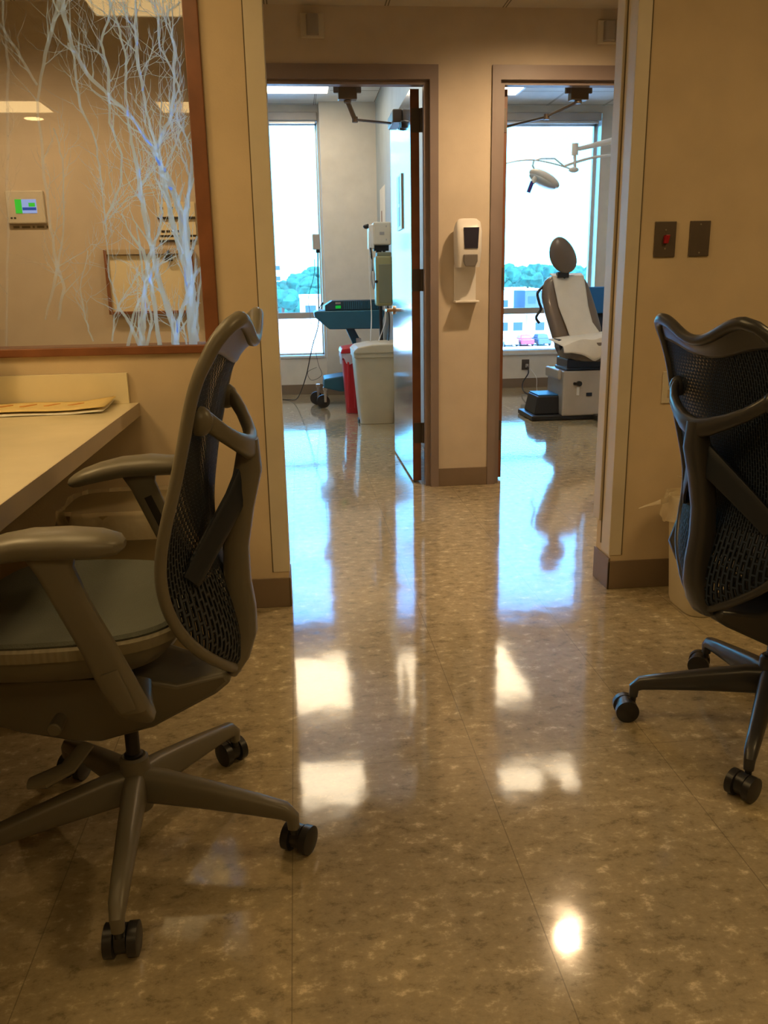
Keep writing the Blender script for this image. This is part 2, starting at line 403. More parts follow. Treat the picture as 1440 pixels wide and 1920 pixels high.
PX = [
 [(362,650,24),(360,600,24),(358,550,26),(348,470,20),(340,400,20),(318,340,13),(290,285,10),(262,240,10),(235,208,9),(205,180,7),(165,140,10),(135,85,9),(118,20,11),(112,-90,9)],
 [(330,650,20),(326,610,18),(305,550,14),(288,480,12),(272,410,11),(262,350,12),(250,280,8),(240,225,5),(236,170,5),(237,110,5),(225,60,5),(205,0,4)],
 [(330,650,14),(335,600,10),(352,550,9),(345,500,8),(330,440,14),(318,390,12),(305,330,14),(295,290,10),(280,230,6),(268,170,6),(258,110,8),(254,60,5),(254,20,4),(256,-60,3)],
 [(358,560,16),(352,470,14),(350,400,12),(356,350,9),(360,300,8),(371,260,4)],
 [(290,285,8),(308,245,9),(322,215,8),(326,160,6),(328,90,8),(318,50,4),(312,10,3)],
 [(322,215,6),(340,180,4),(326,140,4),(300,90,4),(297,40,3),(285,-20,2)],
 [(265,652,18),(268,600,14),(272,540,12),(280,480,10),(296,440,6),(305,400,5),(302,360,3)],
 [(265,652,12),(245,610,8),(222,575,6),(205,520,4),(198,440,3),(190,400,2)],
 [(300,650,12),(292,600,10),(284,530,12),(268,470,8),(240,430,4),(228,400,3)],
 [(275,650,8),(285,600,6),(272,550,6),(262,470,5),(256,420,3)],
 [(240,650,9),(250,590,6),(290,500,4),(330,480,3)],
 [(110,600,6),(120,540,8),(108,500,7),(95,430,6),(80,300,8),(70,190,6),(85,100,8),(108,20,10),(112,-50,8)],
 [(12,650,6),(15,450,6),(14,300,7),(16,120,6),(8,60,5),(5,-60,4)],
 [(85,600,5),(104,520,8),(118,440,4),(118,300,4),(100,240,3)],
 [(200,440,4),(188,330,4),(178,260,4),(150,200,6),(140,110,5),(128,80,4)],
 [(195,420,5),(225,350,5),(228,290,5),(205,230,6),(203,130,6),(190,80,6),(205,30,4),(207,-40,3)],
 [(70,160,6),(40,110,6),(10,60,5),(-10,30,4)],
 [(205,410,4),(240,370,3),(290,360,2)],
 [(372,640,6),(370,590,6),(374,540,5),(380,500,4)],
 [(350,650,5),(344,610,4),(338,580,3)],
 [(175,640,4),(160,600,4),(150,540,3),(165,470,2)],
 [(210,640,5),(215,590,4),(230,560,3),(262,510,3)],
 [(345,410,10),(352,380,8),(356,330,6),(340,290,4),(336,260,3)],
 [(360,300,5),(345,250,4),(330,215,5)],
 [(305,330,5),(330,270,5),(345,230,3)],
]
db = MB()
for line in PX:
    pts = []
    for x, y, wd in line:
        p = at(x, y, YD); pts.append((p.x, p.z, wd/F_PX*2.0))
    q = wobble([p for p in pts if p[1] < 2.295])
    if len(q) > 2: branch_poly(db, q); twigs(db, q, 2, .42)
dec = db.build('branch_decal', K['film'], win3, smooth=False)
dec['label'] = 'frosted white bare branch pattern'
# corner guards of the passage and base boards
g = MB(); g.box(-.123, -.066, YP0-.003, YP0+.0, .135, 2.3); g.box(-.068, -.063, YP0-.003, YP1, .135, 2.3)
struct(g.build('trim_1', K['guard'], smooth=False, bevel=.0015))
struct(box(-.1265, -.123, YP0-.002, YP0+.001, .135, 2.3).build('trim_2', K['seam'], smooth=False))
g = MB(); g.box(1.148, 1.193, YP0-.003, YP0, .135, 2.3); g.box(1.145, 1.150, YP0-.003, 3.03, .135, 2.3)
struct(g.build('trim_3', K['guard'], smooth=False, bevel=.0015))
g = MB(); g.box(1.193, 1.1965, YP0-.002, YP0+.001, .135, 2.3); g.box(1.1435, 1.150, 3.03, 3.037, .16, 2.3)
struct(g.build('trim_4', K['seam'], smooth=False))
struct(box(1.135, 1.150, 3.037, YP1+.012, .25, 2.3, top=None).build('trim_5', K['guard'], smooth=False, bevel=.002))
def skirt(name, segs):
    b = MB()
    for s in segs: b.box(*s)
    return struct(b.build(name, K['base'], smooth=False, bevel=.002))
skirt('baseboard_left', [(-3.1, -.062, YP0-.007, YP0, 0, .112), (-.068, -.061, YP0-.007, YP1+.007, 0, .112)])
skirt('baseboard_right', [(1.143, 4.3, YP0-.007, YP0, 0, .112), (1.143, 1.150, YP0-.007, YP1+.007, 0, .125)])
# corridor wall (openings: door 1 x -.45..745, door 2 x 1.122..2.35)
ZH = 2.175
w = MB(); w.box(-3.1, -.45, YF0, YF1, 0, ZC); w.box(.76, 1.107, YF0, YF1, 0, ZC); w.box(2.35, 4.3, YF0, YF1, 0, ZC)
w.box(-.45, .76, YF0, YF1, ZH+.02, ZC); w.box(1.107, 2.35, YF0, YF1, ZH+.02, ZC)
struct(w.build('wall_corridor', K['wall_far'], smooth=False))
struct(box(-1.7, 4.4, YF1, YF1+.005, ZC-.03, ZR).build('wall_bulkhead', K['wall_room'], smooth=False))
def door_frame(name, x0, x1, stop_side):
    b = MB(); fw = .045; y0, y1 = YF0-.012, YF1+.012
    b.box(x0-fw, x0, y0, y1, 0, ZH+.07); b.box(x1, x1+fw, y0, y1, 0, ZH+.07); b.box(x0, x1, y0, y1, ZH, ZH+.07)
    b.box(x0, x0+.028, y0+.03, y0+.085, 0, ZH); b.box(x1-.028, x1, y0+.03, y0+.085, 0, ZH); b.box(x0+.028, x1-.028, y0+.03, y0+.085, ZH-.02, ZH)
    return struct(b.build(name, K['frame'], smooth=False))
door_frame('trim_6', -.45, .745, 1); door_frame('trim_7', 1.122, 2.31, 0)
skirt('baseboard_corridor', [(.79, 1.077, YF0-.008, YF0, 0, .105), (2.355, 4.3, YF0-.008, YF0, 0, .105), (-3.1, -.495, YF0-.008, YF0, 0, .105)])
# exam room shells
struct(box(-1.7, -1.6, YF1, YW, 0, ZR).build('wall_room_left', K['wall_room'], smooth=False))
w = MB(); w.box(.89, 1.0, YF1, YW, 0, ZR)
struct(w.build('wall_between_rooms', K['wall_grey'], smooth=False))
struct(box(4.1, 4.2, YF1, YW, 0, ZR).build('wall_room_right', K['wall_room'], smooth=False))
ZS, ZT = .415, 2.80
w = MB(); w.box(-1.7, 4.2, YW, YW+.22, 0, ZS); w.box(-1.7, 4.2, YW, YW+.22, 2.87, ZR)
w.box(.30, 2.05, YW, YW+.22, ZS, 2.87); w.box(3.325, 4.2, YW, YW+.22, ZS, 2.87); w.box(-1.7, -1.45, YW, YW+.22, ZS, 2.87)
struct(w.build('wall_window', K['wall_room'], smooth=False))
struct(box(.318, .89, 9.24, YW, 0, ZR).build('wall_pier', K['wall_room'], smooth=False))
skirt('baseboard_rooms', [(-1.6, .312, YW-.01, YW, 0, .105), (.312, .318, 9.24, YW, 0, .105), (.312, .89, 9.23, 9.24, 0, .105), (1.0, 4.1, YW-.01, YW, 0, .105), (.88, .89, YF1, 9.23, 0, .105)])
def window(name, x0, x1, z0, z1, fr=.04):
    b = MB(); y0, y1 = YW+.16, YW+.21
    b.box(x0, x0+fr, y0, y1, z0, z1); b.box(x1-fr, x1, y0, y1, z0, z1); b.box(x0, x1, y0, y1, z1-fr, z1); b.box(x0, x1, y0, y1, z0, z0+.02)
    b.box(x0+.001, x1-.001, YW-.012, YW+.16, z0-.02, z0+.004); b.box(x0+.0005, x0+.004, YW, YW+.16, z0, z1); b.box(x1-.004, x1-.0005, YW, YW+.16, z0, z1); b.box(x0, x1, YW, YW+.16, z1-.004, z1-.0005)
    o = struct(b.build(name, K['alu'], smooth=False, bevel=.003))
    t = MB().box(x0+fr, x1-fr, y0-.02, y1, .812, .878).build('transom', K['equip'], o, smooth=False, bevel=.004)
    MB().box(x0+.01, x1-.01, YW+.18, YW+.186, z0+.01, z1-.01).build('window_pane', K['glass'], o, smooth=False)
    return o
window('window_1', -1.45, .30, .415, 2.80, .02); window('window_2', 2.05, 3.325, .385, 2.80, .03)
for n, (x0, x1) in enumerate(((-1.45, .30), (2.05, 3.30))):
    r = root('roller_blind', ((x0+x1)/2, YW-.02, 2.80), ('grey roller blind cassette above the left exam room window', 'grey roller blind cassette above the window behind the exam chair')[n], 'blind')
    MB().box(x0, x1, YW-.06, YW+.025, 2.79, 2.87).build('cassette', K['sleeve'], r, smooth=False, bevel=.008)
    MB().box(x0+.02, x1-.02, YW-.02, YW-.012, 2.765, 2.79).build('hem_bar', K['alu'], r, smooth=False)

# ------------------------------------------------------------------ doors
def door(name, x0, x1, y1, handed, free):
    o = struct(MB().box(x0, x1, YF1+.002, y1, .012, 2.155).build(name, [K['door']], smooth=False, bevel=.002))
    MB().box(x0, x1, YF1-.003, YF1+.0018, .012, 2.155).build('hinge_stile', K['cherry'], o, smooth=False)
    for z in (.30, 1.17, 2.0):
        hx = x1 if handed > 0 else x0
        h = MB(); h.box(min(x0+.003, x0), x1, YF1-.008, YF1-.003, z-.07, z+.07) if 0 else h.box(x0+.006 if handed > 0 else x0-.02, x1+.02 if handed > 0 else x1-.006, YF1-.008, YF1-.003, z-.06, z+.06)
        h.cyl((hx+handed*.012, YF1-.010, z-.06), (hx+handed*.012, YF1-.010, z+.06), .008, n=10); h.build('hinge', K['hinge'], o)
    return o
d1 = door('door_1', .657, .705, 5.84, 1, 5.84)
d2 = door('door_2', 1.150, 1.190, 5.95, -1, 5.95)
h = MB(); hy = 5.76; hz = .985
h.cyl((.657, hy, hz), (.645, hy, hz), .028); h.cyl((.648, hy, hz), (.60, hy, hz), .012, .010); h.sweep([(.605, hy+.01, hz), (.60, hy-.04, hz), (.60, hy-.11, hz-.004)], [(.011, .009), (.010, .008), (.008, .007)], n=10)
h.build('door_handle', K['brass'], d1)
h = MB(); h.cyl((1.19, 5.87, hz), (1.20, 5.87, hz), .028); h.sweep([(1.20, 5.87, hz), (1.24, 5.87, hz), (1.245, 5.77, hz)], (.010, .010), n=10); h.build('door_handle', K['brass'], d2)
def closer(door_o, head, elbow, tip, body, side):
    b = MB(); x, y, z = head
    b.box(x-.05, x+.05, y-.03, y+.03, z-.055, z+.02); b.box(x-.075, x+.075, y-.012, y+.012, z-.02, z+.018); b.cyl((x, y, z-.055), (x, y, z-.07), .02)
    b.build('closer_bracket', K['closer'], door_o, bevel=.004)
    a = MB(); a.sweep([(x, y, z-.06), elbow], (.006, .013), n=8, p=4); a.cyl((elbow[0], elbow[1], elbow[2]-.014), (elbow[0], elbow[1], elbow[2]+.014), .016); a.sweep([elbow, tip], (.006, .013), n=8, p=4)
    a.build('closer_arm', K['closer'], door_o)
    c = MB(); c.box(*body); c.build('closer_body', K['closer'], door_o, bevel=.008)
closer(d1, (.325, YF1+.05, 2.165), (.37, 5.02, 2.03), (.60, 5.30, 2.06), (.60, .657, 5.20, 5.46, 2.05, 2.12), 1)
closer(d2, (1.60, YF1+.05, 2.165), (1.46, 5.05, 2.05), (1.24, 5.30, 2.03), (1.19, 1.235, 5.20, 5.46, 1.99, 2.06), -1)
b = MB()
for y in (5.17, 5.10): b.cyl((.657, y, 2.02), (.635, y, 2.02), .022, .018)
b.build('door_stop_bumper', K['black'], d1)
s = root('door_sign', (.654, 5.35, 1.47), 'white and grey striped paper notice on the face of the open wooden door', 'sign')
MB().box(.648, .6565, 5.23, 5.47, 1.47, 1.78).build('backing', K['white'], s, smooth=False)
b = MB(); b.box(.6465, .648, 5.30, 5.37, 1.62, 1.77); b.box(.6465, .648, 5.33, 5.40, 1.49, 1.60); b.box(.6465, .648, 5.29, 5.31, 1.49, 1.62)
b.build('printing', K['sleeve'], s, smooth=False)

# ------------------------------------------------------------------ lamps in the ceilings
def troffer(x0, x1, y0, y1, z, strength, col, label, fr=.02, group=None):
    r = root('ceiling_light', ((x0+x1)/2, (y0+y1)/2, z-.012), label, 'light', group=group)
    b = MB(); b.box(x0-fr, x1+fr, y0-fr, y0, z-.012, z); b.box(x0-fr, x1+fr, y1, y1+fr, z-.012, z); b.box(x0-fr, x0, y0, y1, z-.012, z); b.box(x1, x1+fr, y0, y1, z-.012, z)
    b.build('light_frame', K['white'], r, smooth=False)
    MB().box(x0, x1, y0, y1, z-.008, z-.004).build('diffuser', emit_material('lit_diffuser', col, strength), r, smooth=False)
RC = (1, .80, .54)
troffer(-.22, .39, 7.58, 8.82, ZR, 9, RC, 'rectangular ceiling light glowing at the top of the left doorway')
troffer(-.22, .42, 5.45, 6.62, ZR, 9, RC, 'rectangular ceiling light hidden above the left doorway, mirrored in the floor')
troffer(1.60, 2.24, 7.60, 8.86, ZR, 9, RC, 'rectangular ceiling light glowing in the corner of the right doorway')
troffer(1.56, 2.22, 5.45, 6.36, ZR, 9, RC, 'rectangular ceiling light hidden above the right doorway, mirrored in the floor')
NC = (1, .67, .29)
troffer(-.95, -.36, .98, 2.15, ZC, 5.5, NC, 'warm ceiling light mirrored at the top of the branch patterned glass')
troffer(-2.4, -1.82, -1.5, -1.07, ZC, 6, NC, 'warm ceiling light mirrored near the left edge of the glass')
troffer(-.98, -.4, -1.5, -1.08, ZC, 6, NC, 'warm ceiling light mirrored near the cherry frame of the glass')
def downlight(x, y, z, label, rad=.075, st=30, power=0):
    r = root('downlight', (x, y, z-.01), label, 'light')
    MB().lathe([(rad+.02, 0), (rad+.02, -.008), (rad, -.01), (rad, -.002)], (x, y, z), 24).build('trim_ring', K['white'], r)
    MB().lathe([(rad-.002, -.004), (rad-.002, -.0105), (rad*.5, -.0125)], (x, y, z), 24).build('lamp_lens', emit_material('warm_lens', (1, .64, .26), st), r)
downlight(1.40, 3.90, ZC, 'round warm downlight in the corridor ceiling, mirrored as a spot on the floor', st=11)
downlight(-2.05, -1.75, ZC, 'small round warm downlight mirrored at the left edge of the glass', st=14)
def area(name, loc, size, power, col, rot=(0, 0, 0), spread=180, sy=None):
    l = bpy.data.lights.new(name, 'AREA'); l.energy = power; l.color = col; l.shape = 'RECTANGLE'; l.size = size; l.size_y = sy or size; l.spread = R_(spread)
    o = bpy.data.objects.new(name, l); C.objects.link(o); o.location = loc; o.rotation_euler = rot; return o
def spot(name, loc, power, col, aim, ang=110, blend=.6, rad=.05):
    l = bpy.data.lights.new(name, 'SPOT'); l.energy = power; l.color = col; l.spot_size = R_(ang); l.spot_blend = blend; l.shadow_soft_size = rad
    o = bpy.data.objects.new(name, l); C.objects.link(o); o.location = loc
    o.rotation_euler = (Vector(aim)-Vector(loc)).to_track_quat('-Z', 'Y').to_euler(); return o
spot('corridor_lamp', (1.40, 3.90, ZC-.03), 100, (1, .67, .37), (1.30, 4.3, 0), 150, .7, .05)
spot('corridor_lamp', (-1.3, 3.85, ZC-.03), 45, (1, .66, .35), (-1.3, 4.1, 0), 150, .7, .05)
spot('corridor_lamp', (-.2, 3.6, ZC-.03), 20, (1, .66, .35), (-.2, 4.0, 0), 150, .7, .08)
area('near_room_lamp', (-1.7, 1.9, ZC-.03), .5, 20, (1, .665, .285))
area('near_room_lamp', (1.9, 1.2, ZC-.03), .6, 16, (1, .665, .285))
area('near_room_lamp', (.5, -1.2, ZC-.03), .6, 12, (1, .665, .285))

# ------------------------------------------------------------------ things on the corridor wall
def wall_strobe(x0, x1, z0, z1, label):
    r = root('alarm_strobe', ((x0+x1)/2, YF0-.002, z0), label, 'alarm', group=None); y = YF0
    MB().box(x0, x1, y-.02, y-.001, z0, z1).build('back_plate', K['offwhite'], r, smooth=False, bevel=.006)
    w_ = (x1-x0)
    MB().sweep([((x0+x1)/2, y-.024, z0+.012), ((x0+x1)/2, y-.024, z1-.012)], (w_*.26, .03), ref=(1, 0, 0), n=16, p=3).build('lens', K['sleeve'], r)
wall_strobe(.085, .205, 2.36, 2.475, 'square wall alarm with a ribbed lens above the left doorway')
wall_strobe(1.63, 1.75, 2.345, 2.46, 'square wall alarm above the right doorway beside the partition edge')
# sanitiser dispenser
x0, x1, z0, z1 = .868, 1.012, 1.235, 1.462; y = YF0
r = root('sanitizer_dispenser', (.94, y, 1.05), 'white wall hand sanitizer dispenser with dark window and drip tray', 'dispenser')
MB().sweep([(.94, y-.055, z0), (.94, y-.062, z0+.08), (.94, y-.062, z1-.05), (.94, y-.05, z1-.012), (.94, y-.04, z1)], [(.066, .05), (.071, .06), (.072, .062), (.068, .05), (.055, .035)], ref=(1, 0, 0), n=24, p=5).build('housing', K['white'], r)
MB().prism([(.906, 1.435), (.990, 1.435), (.984, 1.328), (.912, 1.328)], y-.1265, y-.122).build('level_window', K['disp_dark'], r, smooth=False)
MB().prism([(.908, 1.298), (.984, 1.298), (.984, 1.262), (.972, 1.236), (.918, 1.236), (.908, 1.262)], y-.125, y-.108).build('push_lever', K['lever'], r, smooth=False, bevel=.003)
b = MB(); b.box(.876, 1.0, y-.008, y-.001, 1.05, 1.25); b.box(.872, 1.004, y-.085, y-.001, 1.045, 1.057)
b.build('drip_tray', K['white'], r, smooth=False, bevel=.004)
# nurse call panel seen through the glass
r = root('control_panel', (-1.355, YF0, 1.48), 'white wall panel with a small green and blue screen, seen through the glass', 'panel')
MB().box(-1.452, -1.262, YF0-.03, YF0-.001, 1.485, 1.645).build('panel_housing', K['offwhite'], r, smooth=False, bevel=.006)
scn = MB(); scn.box(-1.405, -1.372, YF0-.0325, YF0-.03, 1.535, 1.602, 0); scn.box(-1.372, -1.300, YF0-.0325, YF0-.03, 1.535, 1.602, 1); scn.box(-1.370, -1.302, YF0-.033, YF0-.0325, 1.549, 1.563, 2); scn.box(-1.338, -1.306, YF0-.033, YF0-.0325, 1.566, 1.585, 0)
scn.build('screen', [K['lightgreen'], K['lightblue'], K['midblue']], r, smooth=False)
b = MB()
for x in (-1.435, -1.418): b.box(x, x+.010, YF0-.0315, YF0-.03, 1.508, 1.516)
b.build('indicator_marks', K['dark'], r, smooth=False)
r2 = root('label_strip', (-1.35, YF0, 1.46), 'dark lettered label strip under the white wall panel behind the glass', 'label')
b = MB()
x = -1.435; MB().box(-1.44, -1.262, YF0-.001, YF0+.001, 1.46, 1.479).build('label_backing', K['lamin_edge'], r2, smooth=False)
for wd in (.030, .042, .010, .036, .008):
    b.box(x, x+wd, YF0-.0022, YF0-.001, 1.464, 1.475); x += wd+.012
b.build('lettering', K['seam'], r2, smooth=False)
# room signs
for k, (za, zb, lab) in enumerate(((1.50, 1.585, 'upper cream room sign with a dark lower band, beside the cherry window frame'), (1.385, 1.485, 'lower cream room sign with two dark bands, under the other sign behind the glass'))):
    r = root('room_sign', (-.61, YF0, za), lab, 'sign')
    MB().box(-.700, -.505, YF0-.012, YF0-.001, za, zb).build('sign_plate', K['lamin'], r, smooth=False, bevel=.002)
    b = MB(); b.box(-.700, -.505, YF0-.0135, YF0-.012, za, za+.012)
    if k: b.box(-.695, -.505, YF0-.0135, YF0-.012, za+.026, za+.036)
    for q in range(3 if not k else 6): b.box(-.685+q*.026, -.667+q*.026, YF0-.0132, YF0-.012, za+.048, za+.060) if (q != 1 or k) else None
    b.build('sign_print', K['dark'], r, smooth=False)
# fold-down writing board
r = root('wall_writing_board', (-.75, YF0, 1.02), 'shallow cherry framed fold-down writing board seen through the glass', 'board')
b = MB(); b.hexa([(-.985, YF0-.055, 1.028), (-.985, YF0-.001, 1.028), (-.985, YF0-.001, 1.35), (-.985, YF0-.055, 1.35), (-.970, YF0-.055, 1.028), (-.970, YF0-.001, 1.028), (-.970, YF0-.001, 1.35), (-.970, YF0-.055, 1.35)])
b.box(-.985, -.53, YF0-.055, YF0-.001, 1.02, 1.035); b.box(-.545, -.53, YF0-.055, YF0-.001, 1.035, 1.35)
b.build('wood_frame', K['cherry'], r, smooth=False, bevel=.002)
MB().box(-.970, -.545, YF0-.03, YF0-.001, 1.035, 1.322).build('panel', K['lamin'], r, smooth=False)
MB().box(-.970, -.545, YF0-.052, YF0-.001, 1.325, 1.35).build('top_rail', K['lamin_edge'], r, smooth=False)
b = MB(); b.box(-.672, -.632, YF0-.064, YF0-.05, 1.288, 1.318); b.cyl((-.652, YF0-.06, 1.318), (-.652, YF0-.06, 1.342), .006)
b.build('clip', K['black'], r)

# ------------------------------------------------------------------ switch plates, outlet
def plate(name, x0, x1, z0, z1, label, cat, red=False):
    r = root(name, ((x0+x1)/2, YP0, z0), label, cat)
    MB().box(x0, x1, YP0-.007, YP0-.0003, z0, z1).build('cover_plate', K['switch'], r, smooth=False, bevel=.002)
    cx = (x0+x1)/2
    for z in (z0+.012, z1-.012) if not red else (z0+.028, z1-.028): MB().cyl((cx, YP0-.007, z), (cx, YP0-.0085, z), .003, n=10).build('screw', K['steel'], r)
    if red: MB().box(cx-.008, cx+.006, YP0-.022, YP0-.006, z0+.045, z0+.073, top=(.002, .004, -.004, 0)).build('toggle', K['redswitch'], r, smooth=False, bevel=.002)
plate('switch_plate', 1.246, 1.322, 1.221, 1.339, 'dark wall plate with a red toggle, left of the blank plate', 'switch', True)
plate('blank_plate', 1.372, 1.445, 1.222, 1.340, 'blank dark wall plate with two bright screws, right of the red toggle', 'plate')
r = root('wall_outlet', (1.345, YP0, .72), 'cream wall outlet half hidden behind the dark mesh chair', 'outlet')
MB().box(1.31, 1.385, YP0-.007, YP0-.0003, .715, .83).build('cover_plate', K['offwhite'], r, smooth=False, bevel=.002)
b = MB(); b.box(1.33, 1.365, YP0-.009, YP0-.007, .735, .765); b.box(1.33, 1.365, YP0-.009, YP0-.007, .78, .81); b.build('socket', K['lamin_edge'], r, smooth=False, bevel=.002)
r.location = (1.345, YP0, .715)

# ------------------------------------------------------------------ desk and what lies on it
r = root('wall_desk', (-1.2, 2.2, 0), 'cream laminate counter desk running along the left under the branch patterned glass', 'desk')
b = MB(); b.prism([(-.548, 2.944), (-.548, .35), (-1.9, .35), (-1.9, 2.944)], .742, .771, axis='z'); b.build('worktop', K['lamin'], r, smooth=False, bevel=.0015)
b = MB(); b.box(-.549, -.5465, .352, 2.943, .726, .7705); b.box(-1.9, -.55, .345, .35, .726, .7705); b.build('front_edge', K['lamin_edge'], r, smooth=False)
b = MB(); b.box(-1.9, -.576, 2.925, 2.9435, .771, .874); b.build('backsplash', K['lamin'], r, smooth=False, bevel=.001)
b = MB(); b.box(-1.9, -1.87, .4, 2.9, 0, .742); b.box(-1.88, -.95, 1.1, 1.13, 0, .742); b.build('side_panel', K['lamin_edge'], r, smooth=False)
zt = .7712
def sheet(mb, pts, z, t=.0015, mi=0):
    mb.prism([(p[0], p[1]) for p in pts], z, z+t, mi, axis='z')
def bent(mb, cx, cy, wx, wy, ang, z, mi=0, curl=.008, t=.0015):
    ca, sa = math.cos(ang), math.sin(ang)
    def fn(u, v):
        a, b_ = (u-.5)*wx, (v-.5)*wy
        zz = z+curl*max(0, u-.75)*4*(.5+.5*v)+.002*math.sin(u*5+v*3)**2
        return (cx+a*ca-b_*sa, cy+a*sa+b_*ca, zz)
    mb.grid(fn, 12, 6, mi)
r = root('paper_folder', (-.83, 2.83, zt), 'white papers lying under the yellow envelope on the counter', 'paper')
b = MB(); bent(b, -.80, 2.80, .36, .235, .05, zt+.002, curl=.008); b.build('paper_sheets', K['paper'], r, solid=.0025)
r = root('envelope', (-.84, 2.84, zt+.008), 'yellow manila envelope with red marks lying by the backsplash', 'envelope')
b = MB(); bent(b, -.815, 2.808, .40, .205, .03, zt+.012, curl=.012); b.build('envelope_sheet', K['manila'], r, solid=.0035)
for k in range(4):
    cx = -.95+k*.075; b = MB(); b.hexa([(cx-.022, 2.80, zt+.0145), (cx-.005, 2.80, zt+.0145), (cx+.02, 2.845, zt+.0145), (cx+.003, 2.845, zt+.0145), (cx-.022, 2.80, zt+.0172), (cx-.005, 2.80, zt+.0172), (cx+.02, 2.845, zt+.0172), (cx+.003, 2.845, zt+.0172)])
    b.build('red_mark', K['stamp'], r, smooth=False)
tag(MB().ell((-1.045, 2.76, .825), .055, .05, .055, n=14).build('tissue_ball', K['paper'], sub=0), 'crumpled white tissue at the left edge of the counter', 'tissue')
tb = bpy.data.objects['tissue_ball']
for v in tb.data.vertices: v.co *= 1+.12*math.sin(v.co.x*150)*math.cos(v.co.z*120+v.co.y*90)
r = root('computer_monitor', (-1.10, 2.86, zt), 'dark screen edge standing at the far left end of the counter', 'monitor')
MB().box(-1.35, -.992, 2.845, 2.868, .86, 1.02).build('monitor_screen', K['black'], r, smooth=False, bevel=.004)
b = MB(); b.box(-1.20, -1.14, 2.85, 2.864, .775, .90); b.box(-1.26, -1.08, 2.80, 2.90, .7715, .779); b.build('monitor_stand', K['black'], r, smooth=False, bevel=.003)

# waste bins with liners
def waste_bin(cx, cy, w0, d0, w1, d1, h, m, liner, label, rz=0, bagfn=None):
    r = root('waste_bin', (cx, cy, 0), label, 'bin', rz)
    b = MB(); prof = [(.96, 0), (1, .012)]
    b.sweep([(0, 0, .002), (0, 0, .02), (0, 0, h*.95), (0, 0, h*.95), (0, 0, h)], [(w0*.48, d0*.48), (w0*.5, d0*.5), (w1*.5-.006, d1*.5-.006), (w1*.5, d1*.5), (w1*.5, d1*.5)], ref=(1, 0, 0), n=28, p=5)
    b.build('bin_body', m, r, world=False)
    if liner:
        def fn(u, v):
            a = 2*PI*u; c, s = math.cos(a), math.sin(a); k = 1+.035*math.sin(9*a+v*4)+.02*math.sin(23*a)
            rr = (1.03+.06*v)*k; return (w1*.5*rr*math.copysign(abs(c)**.45, c), d1*.5*rr*math.copysign(abs(s)**.45, s), h+.012-(h*.22)*v*(1+.25*math.sin(5*a)))
        g = MB(); g.grid(fn, 64, 6)
        if bagfn: bagfn(g)
        g.build('liner', liner, r, world=False)
    return r
def tuft(g):
    for (x, y, z, dx, dz) in ((-.10, .05, .40, -.17, .02), (-.09, .03, .42, -.06, .12), (.0, .1, .43, .02, .09)):
        def fn(u, v, x=x, y=y, z=z, dx=dx, dz=dz):
            w_ = .05*(1-.5*u)*math.sin(PI*min(1, .2+u)); return (x+dx*u, y+.02*math.sin(7*u+v), z+dz*u-.06*u*u+(v-.5)*w_)
        g.grid(fn, 8, 4)
waste_bin(1.455, 2.72, .27, .22, .32, .27, .40, K['beige'], K['bag'], 'cream wastebasket with a clear liner behind the dark mesh chair', 0, tuft)
waste_bin(-.52, 2.62, .36, .26, .42, .32, .50, K['olive_tan'], K['bag'], 'tan wastebasket with a clear plastic liner under the counter desk', 0, tuft)
# ------------------------------------------------------------------ task chairs
def lerp_table(T, v):
    for i in range(len(T)-1):
        a, b = T[i], T[i+1]
        if v <= b[0]:
            t = (v-a[0])/(b[0]-a[0]); 
            return [x+(y-x)*t for x, y in zip(a[1:], b[1:])]
    return list(T[-1][1:])
def smooth_table(T, v, h=.09):
    h = min(h, v, 1-v)
    k = [lerp_table(T, min(1, max(0, v+d*h))) for d in (-1, -.75, -.5, -.25, 0, .25, .5, .75, 1)]
    w_ = (.4, .7, .9, 1, 1, 1, .9, .7, .4)
    return [sum(a*b for a, b in zip(c, w_))/sum(w_) for c in zip(*k)]
RIM = [(0, .012, -.226, .402), (.05, .085, -.216, .444), (.1, .145, -.200, .482), (.16, .190, -.174, .526), (.22, .211, -.153, .575), (.3, .219, -.140, .628), (.38, .220, -.137, .676),
       (.46, .219, -.146, .730), (.56, .218, -.165, .790), (.68, .217, -.188, .868), (.8, .215, -.208, .952), (.88, .211, -.224, 1.010), (.94, .205, -.248, 1.052), (.975, .188, -.272, 1.080), (1, .150, -.290, 1.092)]
CEN = [(0, -.226, .402), (.05, -.240, .420), (.1, -.246, .452), (.16, -.240, .50), (.22, -.228, .55), (.3, -.210, .61), (.38, -.196, .67), (.46, -.192, .725), (.56, -.200, .79),
       (.68, -.212, .865), (.8, -.228, .94), (.9, -.246, 1.0), (.96, -.268, 1.032), (1, -.296, 1.050)]
def back_pt(u, v):
    s, fr, zr = smooth_table(RIM, v) if 0 < v < 1 else lerp_table(RIM, v); fc, zc = smooth_table(CEN, v) if 0 < v < 1 else lerp_table(CEN, v)
    k = abs(u)**2.2; kz = math.sin(PI/2*abs(u))**2.2
    return Vector((fc+(fr-fc)*k, s*u, zc+(zr-zc)*kz))
